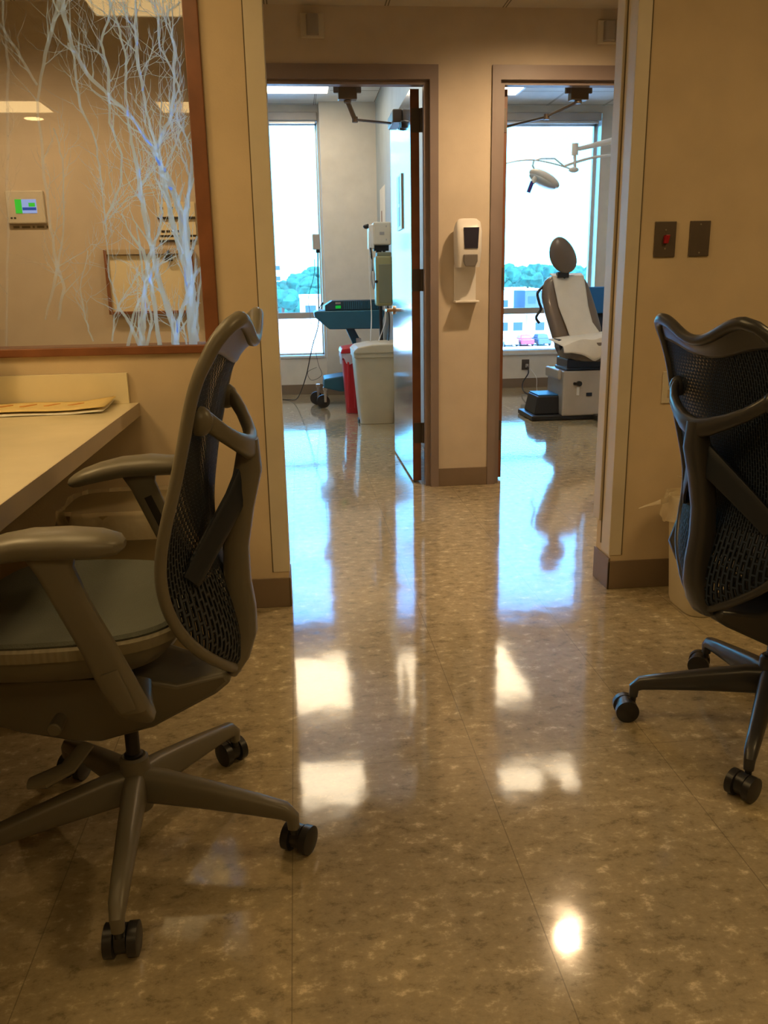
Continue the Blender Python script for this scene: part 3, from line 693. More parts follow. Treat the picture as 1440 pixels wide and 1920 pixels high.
def task_chair(loc, heading, star, mf, mm, ms, mr, label, arms=True, wheel_dirs=(.9, 2.2, .5, 1.3, .2), drop=0):
    r = root('office_chair', loc, label, 'chair', heading)
    B = lambda mb, n, m, **k: mb.build(n, m, k.pop('parent', r), world=False, **k)
    # five star base
    mb = MB(); mb.lathe([(.012, .085), (.030, .088), (.033, .11), (.031, .17), (.029, .205), (.024, .210), (.018, .208)], n=24)
    tips = []
    for k in range(5):
        a = star+k*2*PI/5; c, s = math.cos(a), math.sin(a)
        def q(rr, z, s_=s, c_=c): return (rr*c_, rr*s_, z)
        mb.sweep([q(.010, .142), q(.06, .140), (.16*c, .16*s, .128), q(.26, .114), q(.318, .104), q(.334, .090), q(.335, .066)],
                 [(.038, .023), (.037, .0225), (.029, .020), (.0215, .0175), (.0175, .0155), (.0135, .0130), (.0115, .0115)],
                 ref=(lambda i: (0, 0, 1) if i < 5 else (c, s, .3)), n=14, p=3.2)
        tips.append((q(.335, 0), a))
    B(mb, 'star_base', mf)
    for k, (t, a) in enumerate(tips):
        wa = R_(wheel_dirs[k])-heading; c, s = math.cos(wa), math.sin(wa); off = Vector((-s, c, 0))*.018
        cx = Vector((t[0], t[1], 0))+off
        cs = MB(); cs.cyl((t[0], t[1], .052), (t[0], t[1], .075), .008); ax = Vector((c, s, 0))
        cs.sweep([cx-ax*.010+Vector((0, 0, .034)), cx+ax*.010+Vector((0, 0, .034))], (.026, .024), n=20)
        cas = B(cs, 'caster', K['rubber'])
        for d in (-1, 1):
            wh = MB(); m0 = cx+ax*(d*.011)+Vector((0, 0, .0305)); m1 = cx+ax*(d*.029)+Vector((0, 0, .0305)); md = cx+ax*(d*.031)+Vector((0, 0, .0305))
            wh.sweep([m0, m0+(m1-m0)*.1, m1, md], [(.026, .026), (.0302, .0302), (.0302, .0302), (.024, .024)], n=28)
            wh.build('wheel', K['rubber'], cas, world=False)
    mb = MB(); mb.cyl((0, 0, .19), (0, 0, .275), .0145); mb.lathe([(.019, .208), (.019, .214), (.0146, .216)], n=20); B(mb, 'gas_cylinder', K['black'])
    # seat mechanism
    mb = MB(); poly = [(.255, .425), (.262, .385), (.236, .325), (.20, .304), (.104, .268), (.05, .262), (-.062, .305), (-.19, .372), (-.222, .395), (-.212, .418), (-.12, .405), (-.05, .425), (.05, .432)]
    n = len(poly)
    for sgn in (0,):
        vs = []
        for (a, z) in poly:
            hw = .105-.045*max(0, min(1, (-.02-a)/.2))-.02*max(0, min(1, (a-.1)/.16))
            lo = .35+.65*max(0, min(1, (z-.262)/.08)); vs.append((a, -hw*lo, z))
        vs += [(a, -y, z) for a, y, z in vs]
        mb.add(vs, [tuple(range(n)), tuple(range(2*n-1, n-1, -1))]+[(i, i+n, (i+1) % n+n, (i+1) % n) for i in range(n)])
    B(mb, 'seat_mechanism', mf, bevel=.010, seg=3)
    for d in (-1, 1):
        kb = MB(); kb.cyl((.10, d*.10, .355), (.10, d*.145, .352), .012, .014); B(kb, 'adjustment_knob', mf, bevel=.003)
    kb = MB(); kb.sweep([(.055, .11, .30), (.075, .165, .285), (.11, .185, .275), (.14, .187, .27)], [(.008, .016), (.010, .020), (.012, .024), (.008, .016)], n=12); B(kb, 'tilt_lever', mf)
    # seat
    def sup(a, e): return math.copysign(abs(a)**e, a)
    def loop(scale, z, n=56, dish=0, droop=.045):
        out = []
        for k in range(n):
            t = 2*PI*k/n; c, s = sup(math.cos(t), .62), sup(math.sin(t), .62)
            x = .098+.246*c*scale; y = .238*s*scale*(1-.07*(c < 0)*abs(c)); zz = z-droop*max(0, (x-.21)/.13)**2+.010*(y/.238)**2+.022
            out.append((x, y, zz))
        return out
    def rings(mb, L):
        n = len(L[0]); vs = [p for l in L for p in l]; fs = [(i*n+k, i*n+(k+1) % n, (i+1)*n+(k+1) % n, (i+1)*n+k) for i in range(len(L)-1) for k in range(n)]
        fs += [tuple(range(n-1, -1, -1)), tuple((len(L)-1)*n+k for k in range(n))]; mb.add(vs, fs)
    mb = MB(); rings(mb, [loop(.97, .508), loop(.985, .52), loop(.99, .527), loop(.965, .533), loop(.9, .532), loop(.7, .526), loop(.4, .521), loop(.1, .520)]); B(mb, 'seat_pad', ms)
    mb = MB(); rings(mb, [loop(.95, .495), loop(1.0, .498), loop(1.012, .507), loop(1.012, .518), loop(.992, .5235), loop(.975, .512), loop(.9, .49)]); B(mb, 'seat_rim', mr)
    mb = MB(); rings(mb, [loop(.25, .415, droop=.0), loop(.6, .425, droop=.0), loop(.82, .448, droop=.015), loop(.93, .48, droop=.03), loop(.96, .50, droop=.04)]); B(mb, 'seat_shell', mf)
    # back: perforated sheet, rim, top band
    def uvf(u, v):
        p = back_pt(2*u-1, v); return (p.y, p.z-.385)
    mb = MB(); mb.grid(lambda u, v: back_pt(2*u-1, v*.955), 40, 70, uvf=lambda u, v: uvf(u, v*.955)); bs = B(mb, 'mesh_back', mm, solid=.0035)
    path = []; sz = []; N = 60
    for k in range(N+1): v = k/N; path.append(back_pt(1, v)); 
    for k in range(1, 24): u = 1-k/12; path.append(back_pt(u, 1))
    for k in range(N+1): v = 1-k/N; path.append(back_pt(-1, v))
    L = len(path)
    for i, p in enumerate(path):
        top = max(0, min(1, (p.z-1.0)/.09)); sz.append((.0105+.003*top, .0105+.003*top))
    mb = MB(); mb.sweep(path, sz, ref=(1, 0, 0), n=14, closed=True); B(mb, 'back_rim', mf)
    mb = MB(); mb.grid(lambda u, v: back_pt((2*u-1)*.985, .925+v*.075), 30, 6); B(mb, 'top_band', mf, solid=.009)
    # spine with bow and lumbar yoke
    mb = MB(); sp = [(-.276, .868), (-.272, .81), (-.254, .74), (-.240, .66), (-.238, .59), (-.243, .53), (-.243, .48), (-.232, .435), (-.214, .402)]
    mb.sweep([(a, 0, z) for a, z in sp], [(.018, .022), (.026, .028), (.026, .028), (.025, .026), (.026, .026), (.028, .026), (.028, .029), (.024, .034), (.018, .042)], ref=(1, 0, 0), n=16, p=3.6)
    B(mb, 'spine', mf)
    mb = MB(); bow = [(-.222, .168, .930), (-.236, .158, .918), (-.250, .135, .900), (-.264, .095, .880), (-.276, .048, .862), (-.280, 0, .850)]
    bow = bow+[(a, -y, z) for a, y, z in bow[-2::-1]]
    mb.sweep(bow, [(.018, .010), (.0155, .010), (.0155, .011), (.017, .011), (.021, .012), (.026, .013), (.021, .012), (.017, .011), (.0155, .011), (.0155, .010), (.018, .010)], ref=(0, 0, 1), n=14, p=2.6)
    for d in (-1, 1): mb.ell((-.216, d*.170, .928), .024, .019, .026, n=14)
    B(mb, 'back_bow', mf)
    mb = MB(); yk = [(-.262, 0, .790), (-.246, .055, .755), (-.220, .10, .712), (-.196, .14, .672), (-.178, .162, .642)]
    yk2 = [(a, -y, z) for a, y, z in yk]
    for q in (yk, yk2): mb.sweep(q, [(.036, .008), (.030, .007), (.027, .006), (.025, .006), (.022, .006)], ref=(0, 0, 1), n=12, p=4)
    B(mb, 'lumbar_yoke', K['black'] if 0 else K['yoke'])
    if arms:
        for d in (-1, 1):
            mb = MB(); tb_ = [(-.108, .757, .012, .006), (-.098, .758, .030, .015), (-.07, .760, .041, .021), (-.02, .762, .045, .0235), (.04, .760, .045, .0225), (.085, .752, .043, .021), (.12, .743, .039, .018), (.140, .735, .033, .015), (.152, .730, .023, .011), (.158, .727, .010, .005)]
            mb.sweep([(a, d*(.300-.035*max(0, a)/.22), z) for a, z, _, _ in tb_], [(b_, c_) for _, _, b_, c_ in tb_], ref=(0, 1, 0), n=20, p=2.3)
            B(mb, 'armrest', mf)
            mb = MB(); st = [(.008, .300, .745), (.002, .302, .715), (-.020, .303, .655), (-.050, .303, .585), (-.076, .302, .515), (-.092, .298, .475), (-.094, .268, .447), (-.075, .20, .43), (-.05, .09, .415)]
            mb.sweep([(a, d*y, z) for a, y, z in st], [(.040, .014), (.029, .012), (.027, .011), (.028, .011), (.030, .013), (.030, .015), (.028, .015), (.026, .014), (.024, .014)], ref=(1, 0, .25), n=14, p=3.6)
            stm = B(mb, 'arm_post', mf)
            yi = d*(.2915)
            sl = MB(); sl.sweep([(-.008, yi, .690), (-.026, yi, .645), (-.050, yi, .585)], (.009, .0013), ref=(1, 0, .3), n=10, p=3); sl.build('adjustment_slot', K['dark'], stm, world=False)
            kb = MB(); kb.cyl((-.066, d*.292, .548), (-.066, d*.283, .548), .020); kb.build('bolt_cap', mr, stm, world=False, bevel=.003)
            kb = MB(); kb.cyl((-.066, d*.283, .548), (-.066, d*.2815, .548), .007); kb.build('bolt', K['dark'], stm, world=False)
            cl = MB(); cl.sweep([(-.066, d*.3145, .545), (-.080, d*.3165, .505), (-.090, d*.314, .475)], [(.015, .0025), (.016, .003), (.014, .0025)], ref=(1, 0, .3), n=12, p=3.5); cl.build('height_latch', mf, stm, world=False)
    for o in r.children:
        if o.name.split('.')[0] not in ('star_base', 'caster', 'gas_cylinder'): o.location.z -= drop
    return r
K['yoke'] = mat('blue_black_plastic', (.011, .016, .026), .5)
fr1 = mat('warm_grey_plastic', (.15, .138, .105), .38); mesh1 = mesh_back_material('slate_mesh', (.028, .033, .042)); seat1 = mat('grey_green_seat_fabric', (.085, .092, .075), .85, bump=(400, .3)); rim1 = rib_material('pale_ribbed_rim', (.25, .225, .16))
fr2 = mat('graphite_plastic', (.035, .036, .040), .32); mesh2 = mesh_back_material('navy_mesh', (.014, .021, .036)); seat2 = mat('black_seat_fabric', (.03, .035, .05), .85); rim2 = rib_material('dark_ribbed_rim', (.05, .05, .05))
task_chair((-.375, 1.60, 0), R_(177), R_(-86.5-177), fr1, mesh1, seat1, rim1, 'grey framed mesh office chair with armrests, turned to the counter desk', True, (0, -30, 40, -20, 60))
task_chair((1.176, 1.872, 0), R_(9), R_(162-9), fr2, mesh2, seat2, rim2, 'graphite black mesh office chair at the right edge, seen from behind', True, (80, 120, 150, 30, 60), .038)

# ------------------------------------------------------------------ left exam room: cart, machine, bins
r = root('equipment_cart', (.45, 8.35, 0), 'blue plastic equipment cart on casters under the window beside the pier', 'cart')
b = MB(); prof = [(.17, .915), (.20, .925), (.83, .925), (.84, .90), (.80, .75), (.31, .755), (.175, .87)]
b.prism(prof, 8.15, 8.60); b.build('tray', K['teal'], r, smooth=False, bevel=.008)
b = MB(); b.prism([(.47, .76), (.55, .76), (.66, .55), (.66, .30), (.57, .30), (.57, .53)], 8.30, 8.42); b.build('column', K['teal'], r, smooth=False, bevel=.008)
b = MB(); b.prism([(.235, .20), (.245, .285), (.42, .31), (.62, .32), (.80, .28), (.80, .16), (.40, .16)], 8.18, 8.56); b.build('foot', K['teal'], r, smooth=False, bevel=.01)
b = MB(); b.box(.57, .62, 8.285, 8.30, .58, .66); b.build('tag', K['white'], r, smooth=False)
for (x, y) in ((.25, 8.22), (.19, 8.50), (.76, 8.22), (.76, 8.50)):
    c = MB(); c.box(x-.012, x+.012, y-.034, y-.024, .06, .19); c.box(x-.012, x+.012, y+.024, y+.034, .06, .19); c.box(x-.02, x+.02, y-.034, y+.034, .175, .205); cs = c.build('caster', K['steel'], r, smooth=False, bevel=.003)
    c = MB(); c.cyl((x-.02, y-.018, .066), (x-.02, y+.018, .066), .064, n=28); c.cyl((x-.02, y-.023, .066), (x-.02, y+.023, .066), .020); c.build('wheel', K['rubber'], cs)
r = root('generator_unit', (.52, 8.35, .925), 'flat blue electronic unit with a ribbed front and green light on the cart', 'device')
b = MB(); b.prism([(.275, .926), (.275, .975), (.345, 1.018), (.79, 1.018), (.81, .926)], 8.18, 8.55); b.build('unit_case', K['teal_dark'], r, smooth=False, bevel=.006)
b = MB()
for k in range(17): b.box(.455+k*.0195, .465+k*.0195, 8.172, 8.181, .935, 1.008)
b.build('ribs', K['teal'], r, smooth=False)
MB().box(.375, .425, 8.172, 8.181, .945, .972).build('green_light', emit_material('green_lamp', (.02, .6, .06), .6), r, smooth=False)
MB().box(.375, .425, 8.174, 8.181, .985, 1.003).build('maker_plate', K['sleeve'], r, smooth=False)
b = MB()
r = root('equipment_stand', (.225, 8.45, .9), 'slim pole with a grey control box standing on the cart before the window', 'stand')
MB().box(.187, .262, 8.38, 8.46, 1.49, 1.63, top=(0, -.01, 0, 0)).build('control_box', K['equip'], r, smooth=False, bevel=.006)
b = MB(); b.tube([(.235, 8.42, 1.49), (.232, 8.42, 1.40), (.225, 8.42, 1.2), (.224, 8.42, .926)], .006); b.cyl((.235, 8.42, 1.46), (.234, 8.42, 1.49), .018); b.build('pole', K['black'], r)
def catmull(P, n=10):
    P = [Vector(p) for p in P]; Q = [P[0]]+P+[P[-1]]; out = []
    for i in range(1, len(Q)-2):
        for k in range(n):
            t = k/n; a, b_, c, d = Q[i-1:i+3]
            out.append(.5*((2*b_)+(c-a)*t+(2*a-5*b_+4*c-d)*t*t+(3*b_-a-3*c+d)*t**3))
    out.append(P[-1]); return out
def cord(name, pts, rad, m, label): return tag(MB().tube(catmull(pts), rad, n=6).build(name, m), label, 'cord')
cord('power_cord', [(.235, 8.34, .93), (.262, 8.28, 1.0), (.225, 8.30, .94), (.20, 8.10, .78), (.14, 8.1, .60), (.07, 8.3, .30), (-.02, 8.6, .06), (-.12, 8.9, .006), (-.35, 9.05, .006)], .005, K['black'], 'black cord hanging from the cart and trailing left on the floor')
cord('thin_cord', [(.20, 8.42, 1.40), (.19, 8.5, 1.25), (.13, 8.6, 1.05), (.14, 8.8, .90), (.17, 9.1, .62), (.215, 9.2, .35), (.25, 9.25, .22), (.14, 9.3, .16), (.10, 9.28, .25), (.2, 9.28, .30)], .0025, K['black'], 'thin dark wire looping down the wall under the left window')
b = None
# pole with monitor and canister
r = root('patient_monitor', (.74, 7.72, .0), 'white boxy patient monitor on a rolling pole behind the open door', 'monitor')
MB().box(.692, .845, 7.55, 7.78, 1.485, 1.675).build('monitor_case', K['offwhite'], r, smooth=False, bevel=.014, seg=3)
MB().box(.655, .700, 7.57, 7.76, 1.455, 1.655).build('monitor_front', K['white'], r, smooth=False, bevel=.01)
for n_, q in (('speaker_vent', (.745, .785, 7.547, 7.551, 1.568, 1.592)), ('screw_hole', (.798, .806, 7.547, 7.551, 1.63, 1.645)), ('screw_hole', (.798, .806, 7.547, 7.551, 1.52, 1.535))): MB().box(*q).build(n_, K['sleeve'], r, smooth=False)
b = MB(); b.ell((.635, 7.6, 1.64), .028, .02, .02, n=12); b.cyl((.655, 7.6, 1.655), (.62, 7.6, 1.63), .012); b.build('knob', K['black'], r)
b = MB(); b.cyl((.76, 7.72, .06), (.76, 7.72, 1.49), .016); b.box(.70, .83, 7.62, 7.70, 1.44, 1.486); b.cyl((.73, 7.64, 1.36), (.73, 7.64, 1.45), .012); b.cyl((.79, 7.64, 1.36), (.79, 7.64, 1.45), .012); b.build('pole', K['black'], r)
b = MB()
for k in range(5):
    a = k*2*PI/5+.3; b.sweep([(.76, 7.72, .09), (.76+.10*math.cos(a), 7.72+.10*math.sin(a), .07), (.76+.115*math.cos(a), 7.72+.115*math.sin(a), .02)], (.012, .010), n=8)
b.build('wheeled_foot', K['steel'], r)
r = root('suction_canister', (.775, 7.55, .97), 'olive green box canister hanging under the white monitor behind the door', 'canister')
MB().box(.70, .845, 7.50, 7.66, .975, 1.395).build('canister_body', K['olive'], r, smooth=False, bevel=.02, seg=3)
MB().box(.725, .838, 7.494, 7.502, 1.0, 1.325).build('front_panel', K['olive_dark'], r, smooth=False, bevel=.004)
b = MB(); b.box(.715, .84, 7.51, 7.65, 1.39, 1.425); MB().cyl((.708, 7.505, 1.18), (.700, 7.49, 1.18), .012).build('port_knob', K['black'], r); b.build('lid', K['olive_dark'], r, smooth=False, bevel=.008)
cord('white_tube', [(.655, 7.55, 1.60), (.648, 7.52, 1.45), (.645, 7.50, 1.2), (.655, 7.50, .9), (.645, 7.52, .66), (.65, 7.60, .45)], .005, K['white'], 'white tube hanging left of the olive canister')
cord('grey_tube', [(.665, 7.53, 1.38), (.685, 7.49, 1.25), (.68, 7.48, 1.12), (.66, 7.49, 1.22), (.672, 7.50, 1.36)], .007, K['sleeve'], 'grey coiled tube hooked beside the olive canister')
cord('black_tube', [(.665, 7.56, 1.46), (.668, 7.53, 1.40), (.672, 7.53, 1.33), (.670, 7.52, 1.27)], .009, K['black'], 'short black cable dropping from the white monitor')
cord('loop_cord', [(.77, 7.50, .975), (.775, 7.47, .86), (.72, 7.47, .70), (.67, 7.47, .60), (.66, 7.5, .5)], .004, K['white'], 'white looping cord below the olive canister')
cord('dark_cord', [(.80, 7.50, .975), (.81, 7.48, .86), (.80, 7.48, .70), (.79, 7.5, .55)], .006, K['black'], 'dark cord hanging straight below the olive canister')
# bins
def rect_bin(name, x0, x1, y0, y1, h, taper, m, label, lip=.03, ribs=False):
    r = root(name, ((x0+x1)/2, (y0+y1)/2, 0), label, 'bin'); cx, cy, w_, d_ = (x0+x1)/2, (y0+y1)/2, (x1-x0)/2, (y1-y0)/2
    b = MB(); b.sweep([(cx, cy, .002), (cx, cy, h-.07), (cx, cy, h-.065), (cx, cy, h-.004), (cx, cy, h)], [(w_*taper, d_*taper), (w_*.955, d_*.955), (w_, d_), (w_*1.01, d_*1.01), (w_*.97, d_*.97)], ref=(1, 0, 0), n=28, p=8)
    b.build('bin_body', m, r)
    return r
rb = rect_bin('waste_bin', .40, .76, 7.76, 8.10, .56, .80, K['red'], 'red medical waste bin behind the tall beige bin')
b = MB(); b.prism([(.385, .555), (.40, .60), (.66, .635), (.77, .60), (.775, .555)], 7.74, 8.12); b.build('lid', K['red'], rb, smooth=False, bevel=.012)
b = MB()
def fn(u, v): 
    a = 2*PI*u; return (.58+.192*math.copysign(abs(math.cos(a))**.35, math.cos(a))*(1+.02*math.sin(12*a)), 7.93+.185*math.copysign(abs(math.sin(a))**.35, math.sin(a))*(1+.02*math.sin(14*a)), .56-.075*v*(1+.4*math.sin(6*a)))
b.grid(fn, 60, 3); b.build('liner', K['liner'], rb)
for x in (.445, .50):
    q = MB(); q.box(x, x+.018, 7.72, 7.74, .06, .48); q.build('rib', K['red'], rb, smooth=False, bevel=.004)
bb = rect_bin('waste_bin', .462, .860, 7.06, 7.58, .635, .74, K['beige'], 'tall tapering beige bin beside the open wooden door')
b = MB(); b.prism([(.466, .60), (.463, .625), (.50, .655), (.62, .675), (.86, .68), (.868, .60)], 7.05, 7.59); b.build('swing_lid', K['beige'], bb, smooth=False, bevel=.015, seg=3)
r = root('foot_pedal', (.56, 7.25, 0), 'small black foot pedal on the floor beside the beige bin', 'pedal')
b = MB(); b.box(.50, .60, 7.22, 7.36, .002, .03); b.build('pedal_plate', K['black'], r, smooth=False, bevel=.006)
b = MB(); b.box(.51, .58, 7.20, 7.26, .03, .045); b.build('treadle', K['sleeve'], r, smooth=False, bevel=.004)
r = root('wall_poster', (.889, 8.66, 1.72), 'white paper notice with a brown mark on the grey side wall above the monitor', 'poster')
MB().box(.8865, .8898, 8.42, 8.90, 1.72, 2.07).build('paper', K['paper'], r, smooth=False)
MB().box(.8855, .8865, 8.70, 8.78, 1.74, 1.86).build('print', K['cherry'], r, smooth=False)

# ------------------------------------------------------------------ right exam room: chair, lamp, outlet
r = root('exam_chair', (2.55, 7.5, 0), 'taupe padded exam chair on a grey pedestal with white paper draped over it', 'exam chair')
# headrest
rot = Matrix.Rotation(R_(-14), 3, 'Y')
hm = MB(); hm.ell((0, 0, 0), .118, .055, .152, n=28)
for v in hm.v:
    v.x = v.x*(1-.9*v.z)-.24*v.z
    v += Vector((2.325, 7.42, 1.375))
hm.build('headrest', K['vinyl'], r)
b = MB(); b.cyl((2.36, 7.47, 1.12), (2.345, 7.46, 1.30), .022); b.box(2.29, 2.39, 7.42, 7.48, 1.185, 1.235); b.build('headrest_post', K['black'], r, bevel=.004)
# backrest: rounded slab leaning away
def slab(mb, pts, th, n=20):
    """pts: (z, xl, xr, y) rows bottom to top; rounded pad"""
    rows = []
    for z, xl, xr, y in pts:
        ring = []
        cx, hw = (xl+xr)/2, (xr-xl)/2
        for k in range(n):
            t = 2*PI*(k+.5)/n; c, s = math.cos(t), math.sin(t)
            ring.append((cx+hw*math.copysign(abs(c)**.5, c), y+th*math.copysign(abs(s)**.7, s), z))
        rows.append(ring)
    vs = [p for q in rows for p in q]; L = len(rows)
    mb.add(vs, [(i*n+k, i*n+(k+1) % n, (i+1)*n+(k+1) % n, (i+1)*n+k) for i in range(L-1) for k in range(n)]+[tuple(range(n-1, -1, -1)), tuple((L-1)*n+k for k in range(n))]); return mb
bk = [(.60, 2.28, 2.66, 7.36), (.64, 2.255, 2.69, 7.37), (.75, 2.225, 2.69, 7.40), (.90, 2.185, 2.655, 7.44), (1.02, 2.165, 2.62, 7.47), (1.10, 2.172, 2.595, 7.49), (1.16, 2.195, 2.565, 7.50), (1.195, 2.235, 2.53, 7.51), (1.205, 2.28, 2.48, 7.51)]
slab(MB(), bk, .055).build('backrest', K['vinyl'], r)
def drape(u, v):
    i = u
    z = 1.222-v*.56; q = lerp_table([(0, 7.52), (.03, 7.455), (.25, 7.412), (.5, 7.378), (.75, 7.335), (1, 7.27)], v)[0]
    l = lerp_table([(0, 2.245), (.25, 2.265), (.5, 2.29), (.8, 2.35), (1, 2.38)], v)[0]; rr = lerp_table([(0, 2.53), (.1, 2.535), (.5, 2.56), (.75, 2.59), (1, 2.68)], v)[0]
    return (l+(rr-l)*u, q-.004*math.sin(u*9+v*4), z)
pm = MB(); pm.grid(drape, 16, 24)
def drape2(u, v):
    x = lerp_table([(0, 2.20), (.2, 2.32), (.6, 2.55), (1, 2.92)], u)[0]
    zt_ = lerp_table([(0, .665), (.2, .685), (.6, .71), (1, .74)], u)[0]
    front = lerp_table([(0, .03), (.2, .10), (.45, .17), (.7, .14), (1, .06)], u)[0]
    y = 7.34-.42*min(1, v*1.6); z = zt_-.02*v
    if v > .62: z -= front*((v-.62)/.38)+.008*math.sin(u*17); y -= .03*math.sin((v-.62)*4)
    if u < .12: z -= (0.12-u)*.3*v
    return (x, y+.01*math.sin(u*14), z)
pm.grid(drape2, 28, 16); pm.build('exam_paper', K['towel'], r, solid=.004)
b = MB(); slab(b, [(.50, 2.33, 2.88, 7.16), (.52, 2.27, 2.94, 7.16), (.58, 2.25, 2.97, 7.16), (.63, 2.27, 2.96, 7.16), (.655, 2.33, 2.9, 7.16)], .25, 28); b.build('seat_cushion', K['vinyl'], r)
b = MB(); b.prism([(2.23, .68), (2.24, .60), (2.30, .49), (2.40, .47), (2.40, .62)], 7.14, 7.30); b.build('side_bracket', K['navy'], r, smooth=False, bevel=.01)
b = MB(); b.box(2.27, 2.85, 7.0, 7.32, .43, .52); b.box(2.26, 2.86, 6.98, 7.34, .42, .445); b.build('lift_bellows', K['navy'], r, smooth=False, bevel=.012)
b = MB(); b.box(2.225, 2.80, 6.96, 7.42, .04, .42, top=(0, 0, 0, 0)); b.box(2.19, 2.225, 7.0, 7.38, .345, .43); b.build('pedestal', K['equip'], r, smooth=False, bevel=.014, seg=3)
b = MB(); b.cyl((2.36, 6.962, .315), (2.36, 6.93, .315), .022); b.cyl((2.325, 6.962, .315), (2.325, 6.94, .315), .012); b.build('lock_knob', K['black'], r)
b = MB(); b.box(2.345, 2.368, 6.955, 6.962, .215, .285); b.build('key_tag', K['white'], r, smooth=False)
b = MB(); b.box(2.43, 2.48, 6.955, 6.962, .205, .235); b.build('badge', K['navy'], r, smooth=False)
b = MB(); b.box(2.01, 2.24, 7.05, 7.40, .045, .20, top=(.03, 0, .02, -.02)); b.box(1.97, 2.70, 6.98, 7.46, .003, .045); b.box(2.50, 2.75, 6.82, 7.05, .003, .05); b.build('base_plate', K['black'], r, smooth=False, bevel=.01)
b = MB(); b.box(2.05, 2.235, 7.09, 7.38, .2005, .212); b.build('foot_switch_pad', K['bluecloth'], r, smooth=False, bevel=.003)
b = MB(); b.tube(catmull([(2.19, 7.50, 1.12), (2.13, 7.48, 1.06), (2.14, 7.46, .98), (2.16, 7.47, .92), (2.12, 7.47, .85), (2.15, 7.47, .80)]), .012); b.build('side_cable', K['black'], r)
r = root('side_stool', (2.86, 7.95, 0), 'blue topped stand half hidden to the right of the exam chair', 'stand')
b = MB(); b.box(2.68, 3.10, 7.85, 8.2, .86, 1.10); b.build('stand_top', K['bluecloth'], r, smooth=False, bevel=.01)
b = MB(); b.box(2.80, 2.98, 7.95, 8.1, .03, .86); b.box(2.70, 3.08, 7.88, 8.18, .003, .04); b.build('stand_column', K['navy'], r, smooth=False, bevel=.01)
# surgical light
r = root('surgical_light', (3.6, 7.5, ZR), 'white surgical lamp on a jointed arm hanging before the right window', 'lamp')
b = MB(); b.cyl((3.6, 7.5, 2.36), (3.6, 7.5, ZR), .03); b.lathe([(.11, -.03), (.11, 0), (.03, .001)], (3.6, 7.5, ZR)); b.build('ceiling_column', K['white'], r)
b = MB(); b.sweep([(3.6, 7.5, 2.40), (2.80, 7.5, 2.315), (2.47, 7.5, 2.245), (2.425, 7.5, 2.24)], [(.035, .035), (.028, .028), (.018, .018), (.016, .016)], n=14)
b.cyl((2.425, 7.5, 2.19), (2.425, 7.5, 2.285), .028); b.cyl((2.43, 7.5, 2.09), (2.425, 7.5, 2.20), .013); b.ell((2.42, 7.5, 2.075), .045, .03, .022, n=16); b.build('upper_arm', K['white'], r)
b = MB(); b.tube(catmull([(3.6, 7.5, 2.20), (2.95, 7.5, 2.20), (2.75, 7.5, 2.19), (2.6, 7.5, 2.175), (2.45, 7.5, 2.14), (2.34, 7.5, 2.105)]), [.013]*21+[.008]*30 if 0 else .011)
b.build('lower_arm', K['white'], r)
b = MB(); b.tube(catmull([(2.40, 7.5, 2.08), (2.26, 7.5, 2.12), (2.09, 7.5, 2.152), (1.95, 7.5, 2.152), (1.80, 7.5, 2.125)]), .006)
b.tube([(2.34, 7.5, 2.10), (2.25, 7.5, 2.165), (2.13, 7.5, 2.165), (2.08, 7.5, 2.152)], .007); b.tube([(2.07, 7.5, 2.15), (2.06, 7.5, 2.11), (2.075, 7.5, 2.08)], .008); b.build('spring_arm', K['alu'], r)
rot = Matrix.Rotation(R_(28), 3, 'Y')
hd = MB(); hd.ell((2.165, 7.5, 2.005), .145, .12, .05, n=26, rot=rot); hd.build('lamp_head', K['white'], r)
hd = MB(); hd.ell((2.15, 7.5, 1.985), .128, .105, .042, n=26, rot=rot); hd.build('lamp_lens', K['alu'], r)
b = MB(); b.sweep([(2.10, 7.46, 2.04), (2.065, 7.44, 2.0), (2.045, 7.44, 1.965)], (.02, .018), n=12); b.build('handle_neck', K['white'], r)
b = MB(); b.cyl((2.045, 7.44, 1.975), (2.012, 7.44, 1.89), .017, .016); b.build('handle', K['purple'], r)
r = root('wall_outlet', (2.555, YW, .20), 'dark wall outlet under the right window with a plug in it', 'outlet')
MB().box(2.515, 2.60, YW-.010, YW-.001, .20, .315).build('cover_plate', K['switch'], r, smooth=False, bevel=.002)
b = MB(); b.box(2.555, 2.585, YW-.045, YW-.01, .225, .265); b.build('plug', K['sleeve'], r, smooth=False, bevel=.006)
cord('chair_cord', [(2.57, YW-.045, .235), (2.54, 9.2, .18), (2.45, 9.1, .08), (2.42, 8.9, .01), (2.44, 8.5, .008), (2.36, 8.0, .008), (2.25, 7.68, .008), (2.18, 7.50, .012)], .007, K['black'], 'dark power cord running from the outlet across the floor to the exam chair')
cord('white_wire', [(2.60, YW-.03, .22), (2.66, 9.3, .12), (2.64, 9.2, .01), (2.58, 8.9, .006), (2.62, 8.6, .006)], .003, K['white'], 'thin pale wire lying on the floor below the right outlet')

